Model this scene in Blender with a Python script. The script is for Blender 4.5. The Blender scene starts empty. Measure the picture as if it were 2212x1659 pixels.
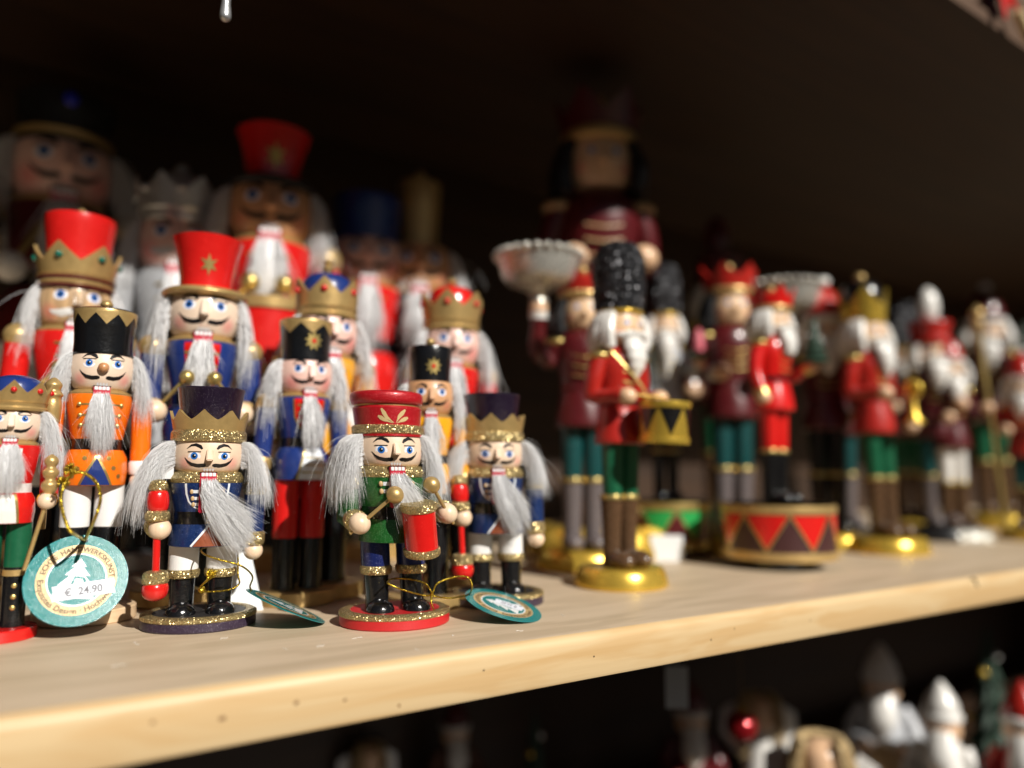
import bpy, bmesh, math, random
import numpy as np
from mathutils import Matrix, Vector
random.seed(7); RNG = np.random.default_rng(7)
sc = bpy.context.scene; COL = sc.collection
S = 0.01            # everything below is written in centimetres
Z0 = 1.0            # the shelf top stands one metre up
rad = math.radians
# ------------------------------------------------------------------ camera
AZ, PITCH, ROLL, CH, FPX, PW, PH = 33.0, 6.5, 0.5, 9.1, 1600.0, 2212.0, 1659.0
a_, p_, q_ = rad(AZ), rad(PITCH), rad(ROLL)
FW = Vector((math.sin(a_)*math.cos(p_), math.cos(a_)*math.cos(p_), math.sin(p_)))
r_ = Vector((math.cos(a_), -math.sin(a_), 0)); u_ = r_.cross(FW)
RT = r_*math.cos(q_)+u_*math.sin(q_); UP = u_*math.cos(q_)-r_*math.sin(q_)
cd = bpy.data.cameras.new('camera'); cam = bpy.data.objects.new('camera', cd); COL.objects.link(cam); sc.camera = cam
cam.matrix_world = Matrix(((RT.x, UP.x, -FW.x, 0), (RT.y, UP.y, -FW.y, 0), (RT.z, UP.z, -FW.z, Z0+CH*S), (0, 0, 0, 1)))
cd.sensor_width = 36; cd.lens = FPX/PW*36; cd.clip_start = 0.01; cd.clip_end = 1000
cd.dof.use_dof = True; cd.dof.focus_distance = 0.418; cd.dof.aperture_fstop = 1.95
# ------------------------------------------------------------------ sky, sun, exposure
SUN_EL, SUN_AZ = 34.5, -8.0      # light travels along +Y into the shelf, turned SUN_AZ towards +X
w = bpy.data.worlds.new('World'); sc.world = w; w.use_nodes = True
nt = w.node_tree; bg = nt.nodes['Background']; sk = nt.nodes.new('ShaderNodeTexSky'); sk.sky_type = 'NISHITA'
sk.sun_disc = False; sk.sun_elevation = rad(SUN_EL); sk.sun_rotation = rad(180+SUN_AZ)
bg.inputs[1].default_value = 0.010; nt.links.new(sk.outputs[0], bg.inputs[0])
ld = bpy.data.lights.new('sun', 'SUN'); ld.energy = 5.0; ld.angle = rad(0.5); ld.color = (1, .955, .88)
sun = bpy.data.objects.new('sun', ld); COL.objects.link(sun); sun.location = (0, -2, 3)
e_, z_ = rad(SUN_EL), rad(SUN_AZ)
LD = Vector((math.sin(z_)*math.cos(e_), math.cos(z_)*math.cos(e_), -math.sin(e_)))
sun.rotation_euler = LD.to_track_quat('-Z', 'Y').to_euler()
vs = sc.view_settings; vs.view_transform = 'Standard'; vs.look = 'None'; vs.exposure = 0.15; vs.gamma = 1.0; vs.use_curve_mapping = False
sc.render.engine = 'CYCLES'

# pixel of the 2212-wide photograph -> place in the stall (cm)
def ray(x, y): return FW+RT*((x-PW/2)/FPX)-UP*((y-PH/2)/FPX)
def floor_at(x, y, z=0.0):
    d = ray(x, y); t = (z-CH)/d.z; return Vector((0, 0, CH))+d*t
def at(x, y, depth): return Vector((0, 0, CH))+ray(x, y)*depth
def depth_of(P): return (Vector(P)-Vector((0, 0, CH))).dot(FW)

# ------------------------------------------------------------------ materials
def lin(r, g, b):
    f = lambda c: ((c/255+.055)/1.055)**2.4 if c > 10 else c/255/12.92
    return (f(r), f(g), f(b))
MATS = {}
def mat(name, col, rough=.4, metal=0., coat=0., var=.12, vscale=250, bump=.25, bscale=900, stretch=(1, 1, 1), spec=.5, flake=0.0, trans=0.0, sheen=0.0):
    if name in MATS: return MATS[name]
    m = bpy.data.materials.new(name); m.use_nodes = True; MATS[name] = m
    t = m.node_tree; N = t.nodes; L = t.links; b = N['Principled BSDF']
    tc = N.new('ShaderNodeTexCoord'); mp = N.new('ShaderNodeMapping'); mp.inputs['Scale'].default_value = stretch
    L.new(tc.outputs['Object'], mp.inputs[0])
    n1 = N.new('ShaderNodeTexNoise'); n1.inputs['Scale'].default_value = vscale; n1.inputs['Detail'].default_value = 5
    L.new(mp.outputs[0], n1.inputs['Vector'])
    mx = N.new('ShaderNodeMix'); mx.data_type = 'RGBA'
    mx.inputs['A'].default_value = (*[c*(1-var) for c in col], 1); mx.inputs['B'].default_value = (*[min(1, c*(1+var)) for c in col], 1)
    L.new(n1.outputs['Fac'], mx.inputs['Factor']); src = mx.outputs['Result']
    if flake:
        v = N.new('ShaderNodeTexVoronoi'); v.inputs['Scale'].default_value = 5200; L.new(tc.outputs['Object'], v.inputs['Vector'])
        r = N.new('ShaderNodeMath'); r.operation = 'GREATER_THAN'; r.inputs[1].default_value = 1-flake
        sp = N.new('ShaderNodeSeparateColor'); L.new(v.outputs['Color'], sp.inputs[0]); L.new(sp.outputs[0], r.inputs[0])
        m2 = N.new('ShaderNodeMix'); m2.data_type = 'RGBA'; L.new(r.outputs[0], m2.inputs['Factor']); L.new(src, m2.inputs['A'])
        m2.inputs['B'].default_value = (*[min(1, c*2.2+.16) for c in col], 1); src = m2.outputs['Result']
    L.new(src, b.inputs['Base Color'])
    b.inputs['Roughness'].default_value = rough; b.inputs['Metallic'].default_value = metal
    b.inputs['Coat Weight'].default_value = coat; b.inputs['Coat Roughness'].default_value = .12
    b.inputs['Specular IOR Level'].default_value = spec; b.inputs['Sheen Weight'].default_value = sheen; b.inputs['Sheen Roughness'].default_value = .5
    rr = N.new('ShaderNodeMapRange'); rr.inputs['To Min'].default_value = max(.03, rough-.1); rr.inputs['To Max'].default_value = min(1, rough+.1)
    L.new(n1.outputs['Fac'], rr.inputs['Value']); L.new(rr.outputs[0], b.inputs['Roughness'])
    if bump:
        n2 = N.new('ShaderNodeTexNoise'); n2.inputs['Scale'].default_value = bscale; n2.inputs['Detail'].default_value = 4
        L.new(mp.outputs[0], n2.inputs['Vector'])
        bp = N.new('ShaderNodeBump'); bp.inputs['Strength'].default_value = bump; bp.inputs['Distance'].default_value = .0004
        L.new(n2.outputs['Fac'], bp.inputs['Height']); L.new(bp.outputs[0], b.inputs['Normal'])
    if trans:
        tr = N.new('ShaderNodeBsdfTranslucent'); L.new(src, tr.inputs[0]); ms = N.new('ShaderNodeMixShader'); ms.inputs[0].default_value = trans
        L.new(b.outputs[0], ms.inputs[1]); L.new(tr.outputs[0], ms.inputs[2]); L.new(ms.outputs[0], N['Material Output'].inputs[0])
    return m
def glitter(name, col, scale=1900, k=.8, rough=.28, metal=1.0):
    m = bpy.data.materials.new(name); m.use_nodes = True; MATS[name] = m
    t = m.node_tree; N = t.nodes; L = t.links; b = N['Principled BSDF']
    tc = N.new('ShaderNodeTexCoord'); v = N.new('ShaderNodeTexVoronoi'); v.inputs['Scale'].default_value = scale
    L.new(tc.outputs['Object'], v.inputs['Vector'])
    s = N.new('ShaderNodeVectorMath'); s.operation = 'SUBTRACT'; s.inputs[1].default_value = (.5, .5, .5); L.new(v.outputs['Color'], s.inputs[0])
    k_ = N.new('ShaderNodeVectorMath'); k_.operation = 'SCALE'; k_.inputs['Scale'].default_value = 2*k; L.new(s.outputs[0], k_.inputs[0])
    g = N.new('ShaderNodeNewGeometry'); ad = N.new('ShaderNodeVectorMath'); L.new(g.outputs['Normal'], ad.inputs[0]); L.new(k_.outputs[0], ad.inputs[1])
    no = N.new('ShaderNodeVectorMath'); no.operation = 'NORMALIZE'; L.new(ad.outputs[0], no.inputs[0]); L.new(no.outputs[0], b.inputs['Normal'])
    mx = N.new('ShaderNodeMix'); mx.data_type = 'RGBA'; sp = N.new('ShaderNodeSeparateColor'); L.new(v.outputs['Color'], sp.inputs[0]); L.new(sp.outputs[1], mx.inputs['Factor'])
    mx.inputs['A'].default_value = (*[c*.45 for c in col], 1); mx.inputs['B'].default_value = (*[min(1, c*1.35) for c in col], 1)
    L.new(mx.outputs['Result'], b.inputs['Base Color']); b.inputs['Metallic'].default_value = metal; b.inputs['Roughness'].default_value = rough
    return m
def wood(name, c1, c2, across=260., along=9., rough=.5, axis='X', bumpd=.0003, ring=55., coat=0, patch=None):
    m = bpy.data.materials.new(name); m.use_nodes = True; MATS[name] = m
    t = m.node_tree; N = t.nodes; L = t.links; b = N['Principled BSDF']
    tc = N.new('ShaderNodeTexCoord'); mp = N.new('ShaderNodeMapping')
    mp.inputs['Scale'].default_value = {'X': (along, across, across), 'Z': (across, across, along)}[axis]
    L.new(tc.outputs['Object'], mp.inputs[0])
    n1 = N.new('ShaderNodeTexNoise'); n1.inputs['Scale'].default_value = 1; n1.inputs['Detail'].default_value = 6; n1.inputs['Roughness'].default_value = .65
    L.new(mp.outputs[0], n1.inputs['Vector'])
    mq = N.new('ShaderNodeMapping'); k = ring
    mq.inputs['Scale'].default_value = {'X': (k*.035, k, k), 'Z': (k, k, k*.035)}[axis]; L.new(tc.outputs['Object'], mq.inputs[0])
    n2 = N.new('ShaderNodeTexNoise'); n2.inputs['Scale'].default_value = 1.; n2.inputs['Detail'].default_value = 3; n2.inputs['Distortion'].default_value = .6
    L.new(mq.outputs[0], n2.inputs['Vector'])
    ml = N.new('ShaderNodeMath'); ml.operation = 'MULTIPLY'; ml.inputs[1].default_value = 9; L.new(n2.outputs['Fac'], ml.inputs[0])
    pp = N.new('ShaderNodeMath'); pp.operation = 'PINGPONG'; pp.inputs[1].default_value = 1; L.new(ml.outputs[0], pp.inputs[0])
    ad = N.new('ShaderNodeMix'); ad.data_type = 'FLOAT'; ad.inputs['Factor'].default_value = .55
    L.new(pp.outputs[0], ad.inputs['A']); L.new(n1.outputs['Fac'], ad.inputs['B'])
    cr = N.new('ShaderNodeValToRGB'); cr.color_ramp.elements[0].color = (*c2, 1); cr.color_ramp.elements[0].position = .12
    cr.color_ramp.elements[1].color = (*c1, 1); cr.color_ramp.elements[1].position = .62
    L.new(ad.outputs['Result'], cr.inputs[0]); src = cr.outputs[0]
    if patch:
        mr = N.new('ShaderNodeMapping'); mr.inputs['Scale'].default_value = (9, 70, 70) if axis == 'X' else (70, 70, 9); L.new(tc.outputs['Object'], mr.inputs[0])
        n3 = N.new('ShaderNodeTexNoise'); n3.inputs['Scale'].default_value = 1; n3.inputs['Detail'].default_value = 3; n3.inputs['Distortion'].default_value = .8; L.new(mr.outputs[0], n3.inputs['Vector'])
        c3 = N.new('ShaderNodeValToRGB'); c3.color_ramp.elements[0].position = .44; c3.color_ramp.elements[1].position = .56; c3.color_ramp.elements[0].color = (*patch[0], 1); c3.color_ramp.elements[1].color = (*patch[1], 1)
        L.new(n3.outputs['Fac'], c3.inputs[0]); m3 = N.new('ShaderNodeMix'); m3.data_type = 'RGBA'; m3.inputs['Factor'].default_value = .5; L.new(src, m3.inputs['A']); L.new(c3.outputs[0], m3.inputs['B']); src = m3.outputs['Result']
    L.new(src, b.inputs['Base Color'])
    b.inputs['Roughness'].default_value = rough; b.inputs['Coat Weight'].default_value = coat; b.inputs['Coat Roughness'].default_value = .3
    bp = N.new('ShaderNodeBump'); bp.inputs['Strength'].default_value = .5; bp.inputs['Distance'].default_value = bumpd
    L.new(n1.outputs['Fac'], bp.inputs['Height']); L.new(bp.outputs[0], b.inputs['Normal'])
    return m
def skin(name, col, pink, cheeks, rad_=.55, grain=0.0):
    """painted face: flesh colour with two airbrushed rouge spots at the cheeks (cm, local)"""
    m = mat(name, col, .42, 0, .15, .05, 300, .12, 1500)
    t = m.node_tree; N = t.nodes; L = t.links; b = N['Principled BSDF']; tc = N['Texture Coordinate']
    src = b.inputs['Base Color'].links[0].from_socket
    if grain:
        mp = N.new('ShaderNodeMapping'); mp.inputs['Scale'].default_value = (260, 260, 14); L.new(tc.outputs['Object'], mp.inputs[0])
        nn = N.new('ShaderNodeTexNoise'); nn.inputs['Scale'].default_value = 1; L.new(mp.outputs[0], nn.inputs['Vector'])
        cr = N.new('ShaderNodeValToRGB'); cr.color_ramp.elements[0].position = .42; cr.color_ramp.elements[1].position = .58
        cr.color_ramp.elements[0].color = (*[c*.55 for c in col], 1); cr.color_ramp.elements[1].color = (*col, 1)
        L.new(nn.outputs['Fac'], cr.inputs[0]); src = cr.outputs[0]
    for c in cheeks:
        d = N.new('ShaderNodeVectorMath'); d.operation = 'DISTANCE'; L.new(tc.outputs['Object'], d.inputs[0]); d.inputs[1].default_value = [x*S for x in c]
        mr = N.new('ShaderNodeMapRange'); mr.interpolation_type = 'SMOOTHSTEP'
        mr.inputs['From Min'].default_value = 0; mr.inputs['From Max'].default_value = rad_*S; mr.inputs['To Min'].default_value = .75; mr.inputs['To Max'].default_value = 0
        L.new(d.outputs['Value'], mr.inputs['Value'])
        mx = N.new('ShaderNodeMix'); mx.data_type = 'RGBA'; L.new(mr.outputs[0], mx.inputs['Factor']); L.new(src, mx.inputs['A']); mx.inputs['B'].default_value = (*pink, 1); src = mx.outputs['Result']
    L.new(src, b.inputs['Base Color'])
    return m

GLIT = glitter('gold_glitter', (.68, .53, .25), 2500, .75, .3, .8)
GOLDP = mat('gold_paint', (.56, .38, .15), .36, .55, .1, .15, 300, .3, 1400)
GOLDS = mat('shiny_gold', (.72, .48, .07), .26, .65, 0, .05, 60, .15, 160)
BRASS = mat('pale_gold', (.62, .47, .17), .35, .85, 0, .1, 200, .2, 900)
BLUEM = mat('metallic_blue', (.009, .032, .135), .30, .35, .6, .3, 350, .5, 1300, flake=.03)
BLUE = mat('blue_paint', (.013, .033, .17), .3, 0, .5, .12)
NAVY = mat('navy_paint', (.008, .016, .10), .3, .2, .5, .2, flake=.02)
PURP = mat('dark_plum_paint', (.013, .006, .019), .33, .1, .45, .35, 420, .6, 1100, flake=.012)
PURPB = mat('plum_base_paint', (.032, .018, .040), .45, .1, .1, .3, 420, .5, 1100, flake=.04)
DKTOP = mat('charcoal_paint', (.018, .016, .016), .55, 0, .1, .3, 300, .4, 900, flake=.02)
REDG = mat('gloss_red', (.62, .012, .010), .24, 0, .5, .1)
REDH = mat('crimson_paint', (.42, .008, .014), .36, .15, .35, .18, 400, .5, 1200, flake=.02)
REDB = mat('red_base_paint', (.5, .015, .018), .45, 0, .15, .1)
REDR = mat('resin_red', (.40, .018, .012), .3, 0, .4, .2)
REDD = mat('resin_dark_shaded_red', (.085, .006, .008), .32, 0, .4, .2)  # shade on the rear figures is put into this red; belts share it
GREENM = mat('metallic_green', (.012, .11, .018), .32, .3, .5, .3, 350, .5, 1300, flake=.05)
GREENR = mat('resin_green', (.007, .095, .042), .32, 0, .4, .2)
TEALR = mat('resin_teal', (.005, .055, .055), .32, 0, .4, .2)
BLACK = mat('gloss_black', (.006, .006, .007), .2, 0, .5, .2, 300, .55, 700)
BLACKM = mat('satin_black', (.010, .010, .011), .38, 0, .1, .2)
BROWN = mat('boot_brown', (.085, .045, .022), .27, 0, .5, .25)
RUST = mat('rust_brown', (.26, .065, .024), .4, .1, .2, .15)
WHITE = mat('white_paint', (.78, .77, .75), .42, 0, .15, .04)
IVORY = mat('resin_white', (.74, .72, .68), .35, 0, .3, .08)
LINE = mat('white_line', (.76, .80, .84), .4, 0, 0, .03)
ORANGE = mat('orange_paint', (.85, .17, .006), .3, 0, .4, .07)
YELLOW = mat('yellow_paint', (.80, .36, .01), .32, 0, .4, .1)
TAN = mat('tan_paint', (.5, .33, .16), .5, 0, 0, .15)
SILVER = mat('silver_paint', (.55, .56, .57), .33, .7, 0, .12)
PEWTER = mat('antique_silver', (.62, .60, .54), .25, .55, 0, .4, 500, 1., 600)
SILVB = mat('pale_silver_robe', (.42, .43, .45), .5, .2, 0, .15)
HANDW = wood('hand_wood', (.80, .60, .42), (.72, .51, .34), 260, 30, .4, 'Z', .0001, 110, .3)
RAWW = wood('raw_beech', (.70, .50, .31), (.58, .39, .22), 300, 25, .5, 'X', .0002, 100)
NOSEW = wood('nose_wood', (.55, .27, .12), (.42, .18, .07), 260, 30, .35, 'Z', .0001, 110, .4)
FUR = mat('white_fur', (.95, .95, .96), .5, 0, 0, .03, 300, 0, trans=.22, sheen=.6)
FURG = mat('grey_fur', (.62, .62, .64), .6, 0, 0, .06, 300, 0, trans=.2)
IRIS = mat('eye_blue', (.03, .17, .55), .3, 0, .4, .1)
EYEW = mat('eye_white', (.82, .80, .84), .35, 0, .3, .02)
INK = mat('black_line', (.008, .007, .008), .35, 0, .2, .1)
LIP = mat('mouth_red', (.52, .012, .04), .38, 0, .2, .08)
TOOTH = mat('tooth_white', (.82, .78, .78), .35, 0, .2, .02)
GEMG = mat('green_gem', (.006, .12, .08), .06, 0, .9, .1, bump=0)
GEMR = mat('red_gem', (.6, .012, .012), .2, 0, .5, .05, bump=0)
FROST = glitter('black_frosted_fur', (.05, .05, .055), 900, .9, .3, .6)
PEARL = glitter('white_frost', (.75, .73, .66), 900, .7, .3, .5)
CORD = glitter('gold_cord', (.62, .44, .05), 2600, .5, .3)
TEALP = mat('tag_teal', (.010, .20, .205), .17, 0, .2, .08, 500, .3, 1500)
TAGG = mat('tag_gold_ring', (.56, .40, .19), .3, .1, .4, .06, 500, .45, 1500)
TAGW = mat('tag_white', (.82, .85, .86), .25, 0, .4, .02, 500, .45, 1500)
PAPER = mat('price_paper', (.70, .73, .80), .6, 0, 0, .03, 120, .2, 500)
PRINT = mat('grey_print', (.16, .16, .18), .6, 0, 0, .2)
PRINTB = mat('brown_print', (.09, .06, .03), .6, 0, 0, .2)
CANDLE = mat('pink_wax', (.62, .12, .16), .4, 0, .1, .08)
FIR = mat('fir_green', (.010, .035, .018), .6, 0, 0, .4, 300, 1., 300)
STRAW = mat('straw', (.62, .46, .24), .6, 0, 0, .25, 400, .6, 600)
SKIN_C = skin('chubby_face', (.78, .58, .42), (.78, .30, .24), [(-1.22, -1.35, 8.95), (1.22, -1.35, 8.95)], .62)
SKIN_T = skin('tall_face', (.78, .60, .46), (.80, .27, .23), [(-1.12, -1.15, 13.35), (1.12, -1.15, 13.35)], .6)
SKIN_P = skin('pink_face', (.80, .52, .44), (.80, .22, .2), [(-1.12, -1.15, 13.35), (1.12, -1.15, 13.35)], .8)
SKIN_W = skin('wood_face', (.62, .40, .21), (.72, .2, .14), [(-1.12, -1.15, 13.35), (1.12, -1.15, 13.35)], .7, 1.0)
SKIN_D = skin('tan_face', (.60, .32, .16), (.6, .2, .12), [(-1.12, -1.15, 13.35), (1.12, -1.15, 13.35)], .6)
SKIN_R = skin('resin_face', (.74, .50, .30), (.75, .26, .2), [(-.95, -1.0, 17.75), (.95, -1.0, 17.75)], .5)
HANDR = mat('resin_hand', (.72, .46, .28), .35, 0, .3, .1)

# ------------------------------------------------------------------ mesh helpers
SHEAR = [0.0, 1.0, 0.0]
def tag(o, label=None, cat=None, group=None, kind=None):
    if label: o['label'] = label
    if cat: o['category'] = cat
    if group: o['group'] = group
    if kind: o['kind'] = kind
    return o
def link(name, me, m, parent=None, sharp=38):
    me.materials.append(m) if not isinstance(m, (list, tuple)) else [me.materials.append(q) for q in m]
    me.polygons.foreach_set('use_smooth', [True]*len(me.polygons))
    if sharp: me.set_sharp_from_angle(angle=rad(sharp))
    o = bpy.data.objects.new(name, me); COL.objects.link(o)
    if parent is not None: o.parent = parent
    return o
class G:
    def __init__(s): s.v = []; s.f = []
    def add(s, v, f, mx=None):
        k = len(s.v); s.v += [mx @ Vector(p) for p in v] if mx is not None else [Vector(p) for p in v]
        s.f += [tuple(i+k for i in q) for q in f]; return s
    def lathe(s, prof, n=36, mx=None, sx=1., sy=1., c=(0, 0)):
        v, f, rings = [], [], []
        for r, z in prof:
            if r < 1e-5: rings.append([len(v)]); v.append((c[0], c[1], z))
            else:
                rings.append(list(range(len(v), len(v)+n)))
                v += [(c[0]+r*sx*math.sin(2*math.pi*i/n), c[1]-r*sy*math.cos(2*math.pi*i/n), z) for i in range(n)]
        for A, B in zip(rings, rings[1:]):
            if len(A) == 1 and len(B) == 1: continue
            for i in range(n):
                j = (i+1) % n
                if len(A) == 1: f.append((A[0], B[j], B[i]))
                elif len(B) == 1: f.append((A[i], A[j], B[0]))
                else: f.append((A[i], A[j], B[j], B[i]))
        return s.add(v, f, mx)
    def tube(s, pts, rads, n=10, flat=1.0):
        pts = [Vector(p) for p in pts]
        if not isinstance(rads, (list, tuple)): rads = [rads]*len(pts)
        v, f = [], []; ref = None
        for i, p in enumerate(pts):
            t = (pts[min(i+1, len(pts)-1)]-pts[max(i-1, 0)]).normalized()
            if ref is None: ref = Vector((0, 1, 0)) if abs(t.y) < .8 else Vector((1, 0, 0))
            b = t.cross(ref).normalized(); ref = b.cross(t).normalized()
            v += [p+(b*math.cos(2*math.pi*k/n)+ref*flat*math.sin(2*math.pi*k/n))*rads[i] for k in range(n)]
        for i in range(len(pts)-1):
            for k in range(n):
                l = (k+1) % n; f.append((i*n+k, i*n+l, i*n+n+l, i*n+n+k))
        f.append(tuple(range(n-1, -1, -1))); f.append(tuple(range((len(pts)-1)*n, len(pts)*n)))
        return s.add(v, f)
    def ball(s, c, r, sx=1., sy=1., sz=1., n=20, k=12):
        pr = [(r*math.sin(math.pi*i/k) if 0 < i < k else 0, -r*math.cos(math.pi*i/k)*sz) for i in range(k+1)]
        return s.lathe(pr, n, Matrix.Translation(c), sx, sy)
    def box(s, c, d, bev=.04, mx=None):
        bm = bmesh.new(); bmesh.ops.create_cube(bm, size=1)
        for q in bm.verts: q.co = Vector((q.co.x*d[0], q.co.y*d[1], q.co.z*d[2]))
        if bev: bmesh.ops.bevel(bm, geom=bm.edges[:], offset=bev, segments=2, affect='EDGES')
        bm.verts.index_update(); v = [q.co+Vector(c) for q in bm.verts]; f = [[x.index for x in q.verts] for q in bm.faces]; bm.free()
        return s.add(v, f, mx)
    def shell(s, r0, z0, r1, top, th=.12, n=168, rows=5):
        """crown wall: from radius r0 at z0 to r1, upper rim top(angle)"""
        v, f = [], []
        for i in range(n):
            a = 2*math.pi*i/n; zt = top(a)
            for side in (0, 1):
                for k in range(rows+1):
                    z = z0+(zt-z0)*k/rows; r = r0+(r1-r0)*(z-z0)/max(1e-6, top.zmax-z0)-(th if side else 0)
                    v.append((r*math.sin(a), -r*math.cos(a), z))
        q = 2*(rows+1)
        for i in range(n):
            j = (i+1) % n
            for k in range(rows):
                f.append((i*q+k, j*q+k, j*q+k+1, i*q+k+1)); b = rows+1
                f.append((j*q+b+k, i*q+b+k, i*q+b+k+1, j*q+b+k+1))
            f.append((i*q+rows, j*q+rows, j*q+2*rows+1, i*q+2*rows+1)); f.append((j*q, i*q, i*q+rows+1, j*q+rows+1))
        return s.add(v, f)
    def obj(s, name, m, parent=None, sharp=38):
        k, zb, _ = SHEAR
        me = bpy.data.meshes.new(name)
        me.from_pydata([((p.x+k*max(0, p.z-zb))*S, p.y*S, p.z*S) for p in s.v], [], s.f); me.update()
        return link(name, me, m, parent, sharp)
def cyl(r0, z0, r1, z1, b=.06): return [(0, z0), (r0-b, z0), (r0, z0+b), (r1, z1-b), (r1-b, z1), (0, z1)]
def smooth_prof(pr, n=4):
    """Catmull-Rom through the profile's points, closed at both ends"""
    P = [Vector((r, z)) for r, z in pr]; out = []
    for i in range(len(P)-1):
        a, b, c, d = P[max(i-1, 0)], P[i], P[i+1], P[min(i+2, len(P)-1)]
        for k in range(n):
            t = k/n; q = .5*((2*b)+(c-a)*t+(2*a-5*b+4*c-d)*t*t+(3*b-a-3*c+d)*t**3); out.append((max(.001, q.x), q.y))
    out.append(tuple(P[-1])); return [(0, pr[0][1])]+out+[(0, pr[-1][1])]
def spline(pts, n=8):
    P = [Vector(p) for p in pts]; out = []
    for i in range(len(P)-1):
        a, b, c, d = P[max(i-1, 0)], P[i], P[i+1], P[min(i+2, len(P)-1)]
        for k in range(n):
            t = k/n; out.append(.5*((2*b)+(c-a)*t+(2*a-5*b+4*c-d)*t*t+(3*b-a-3*c+d)*t**3))
    return out+[P[-1]]
def wrap(prof, sy=1.0):
    zs = [z for r, z in prof if r > .01]; rs = [r for r, z in prof if r > .01]; R = max(rs)
    def w_(u, z, off):
        r = float(np.interp(z, zs, rs))+off; a = u/R; return Vector((r*math.sin(a), -r*sy*math.cos(a), z))
    w_.R = R; return w_
def decal(name, poly, wf, m, parent, off=.014, step=.16):
    bm = bmesh.new(); fs = bm.faces.new([bm.verts.new((p[0], p[1], 0)) for p in poly])
    bmesh.ops.triangulate(bm, faces=[fs])
    for ax in (0, 1):
        lo = min(p[ax] for p in poly); hi = max(p[ax] for p in poly); n = int((hi-lo)/step)
        for k in range(1, n+1):
            c = lo+(hi-lo)*k/(n+1); co = (c, 0, 0) if ax == 0 else (0, c, 0); no = (1, 0, 0) if ax == 0 else (0, 1, 0)
            bmesh.ops.bisect_plane(bm, geom=bm.verts[:]+bm.edges[:]+bm.faces[:], plane_co=co, plane_no=no, dist=1e-5)
    bm.verts.index_update()
    g = G(); g.v = [wf(q.co.x, q.co.y, off) for q in bm.verts]; g.f = [tuple(x.index for x in q.verts) for q in bm.faces]; bm.free()
    return g.obj(name, m, parent, 0)
def ell(cx, cz, rx, rz, n=18): return [(cx+rx*math.cos(2*math.pi*i/n), cz+rz*math.sin(2*math.pi*i/n)) for i in range(n)]
def rect(x0, x1, z0, z1): return [(x0, z0), (x1, z0), (x1, z1), (x0, z1)]
def stroke(pts, ws):
    P = [Vector(p) for p in pts]
    if not isinstance(ws, (list, tuple)): ws = [ws]*len(P)
    L, R = [], []
    for i, p in enumerate(P):
        t = (P[min(i+1, len(P)-1)]-P[max(i-1, 0)]).normalized(); n = Vector((-t.y, t.x)); L.append(p+n*ws[i]/2); R.append(p-n*ws[i]/2)
    return [tuple(q) for q in L+R[::-1]]
def star(cx, cz, r0, r1, n=8): return [(cx+(r0 if i % 2 == 0 else r1)*math.sin(math.pi*i/n), cz+(r0 if i % 2 == 0 else r1)*math.cos(math.pi*i/n)) for i in range(2*n)]
def strands(name, path, m, parent, r=.012):
    """path: (N,K,3) array in cm -> one mesh of thin tapering three-sided hairs"""
    k, zb, _ = SHEAR
    path = path.copy(); path[:, :, 0] += k*np.maximum(0, path[:, :, 2]-zb)
    n, K, _ = path.shape; t = np.gradient(path, axis=1); t /= np.linalg.norm(t, axis=2, keepdims=True)+1e-9
    ref = RNG.normal(size=(n, 1, 3)); b = np.cross(t, ref); b /= np.linalg.norm(b, axis=2, keepdims=True)+1e-9; c = np.cross(t, b)
    rr = (r*np.linspace(1, .35, K))[None, :, None]
    V = np.stack([path+rr*(b*math.cos(q)+c*math.sin(q)) for q in (0, 2.094, 4.189)], axis=2).reshape(-1, 3)*S
    i = (np.arange(n)[:, None, None]*K+np.arange(K-1)[None, :, None])*3; k3 = np.arange(3)[None, None, :]; l3 = (k3+1) % 3
    F = np.stack([i+k3, i+l3, i+3+l3, i+3+k3], axis=-1).reshape(-1, 4)
    me = bpy.data.meshes.new(name); me.vertices.add(len(V)); me.vertices.foreach_set('co', V.ravel().astype(np.float32))
    me.loops.add(F.size); me.loops.foreach_set('vertex_index', F.ravel().astype(np.int32))
    me.polygons.add(len(F)); me.polygons.foreach_set('loop_start', np.arange(0, F.size, 4).astype(np.int32)); me.update(calc_edges=True)
    return link(name, me, m, parent, 0)
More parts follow.
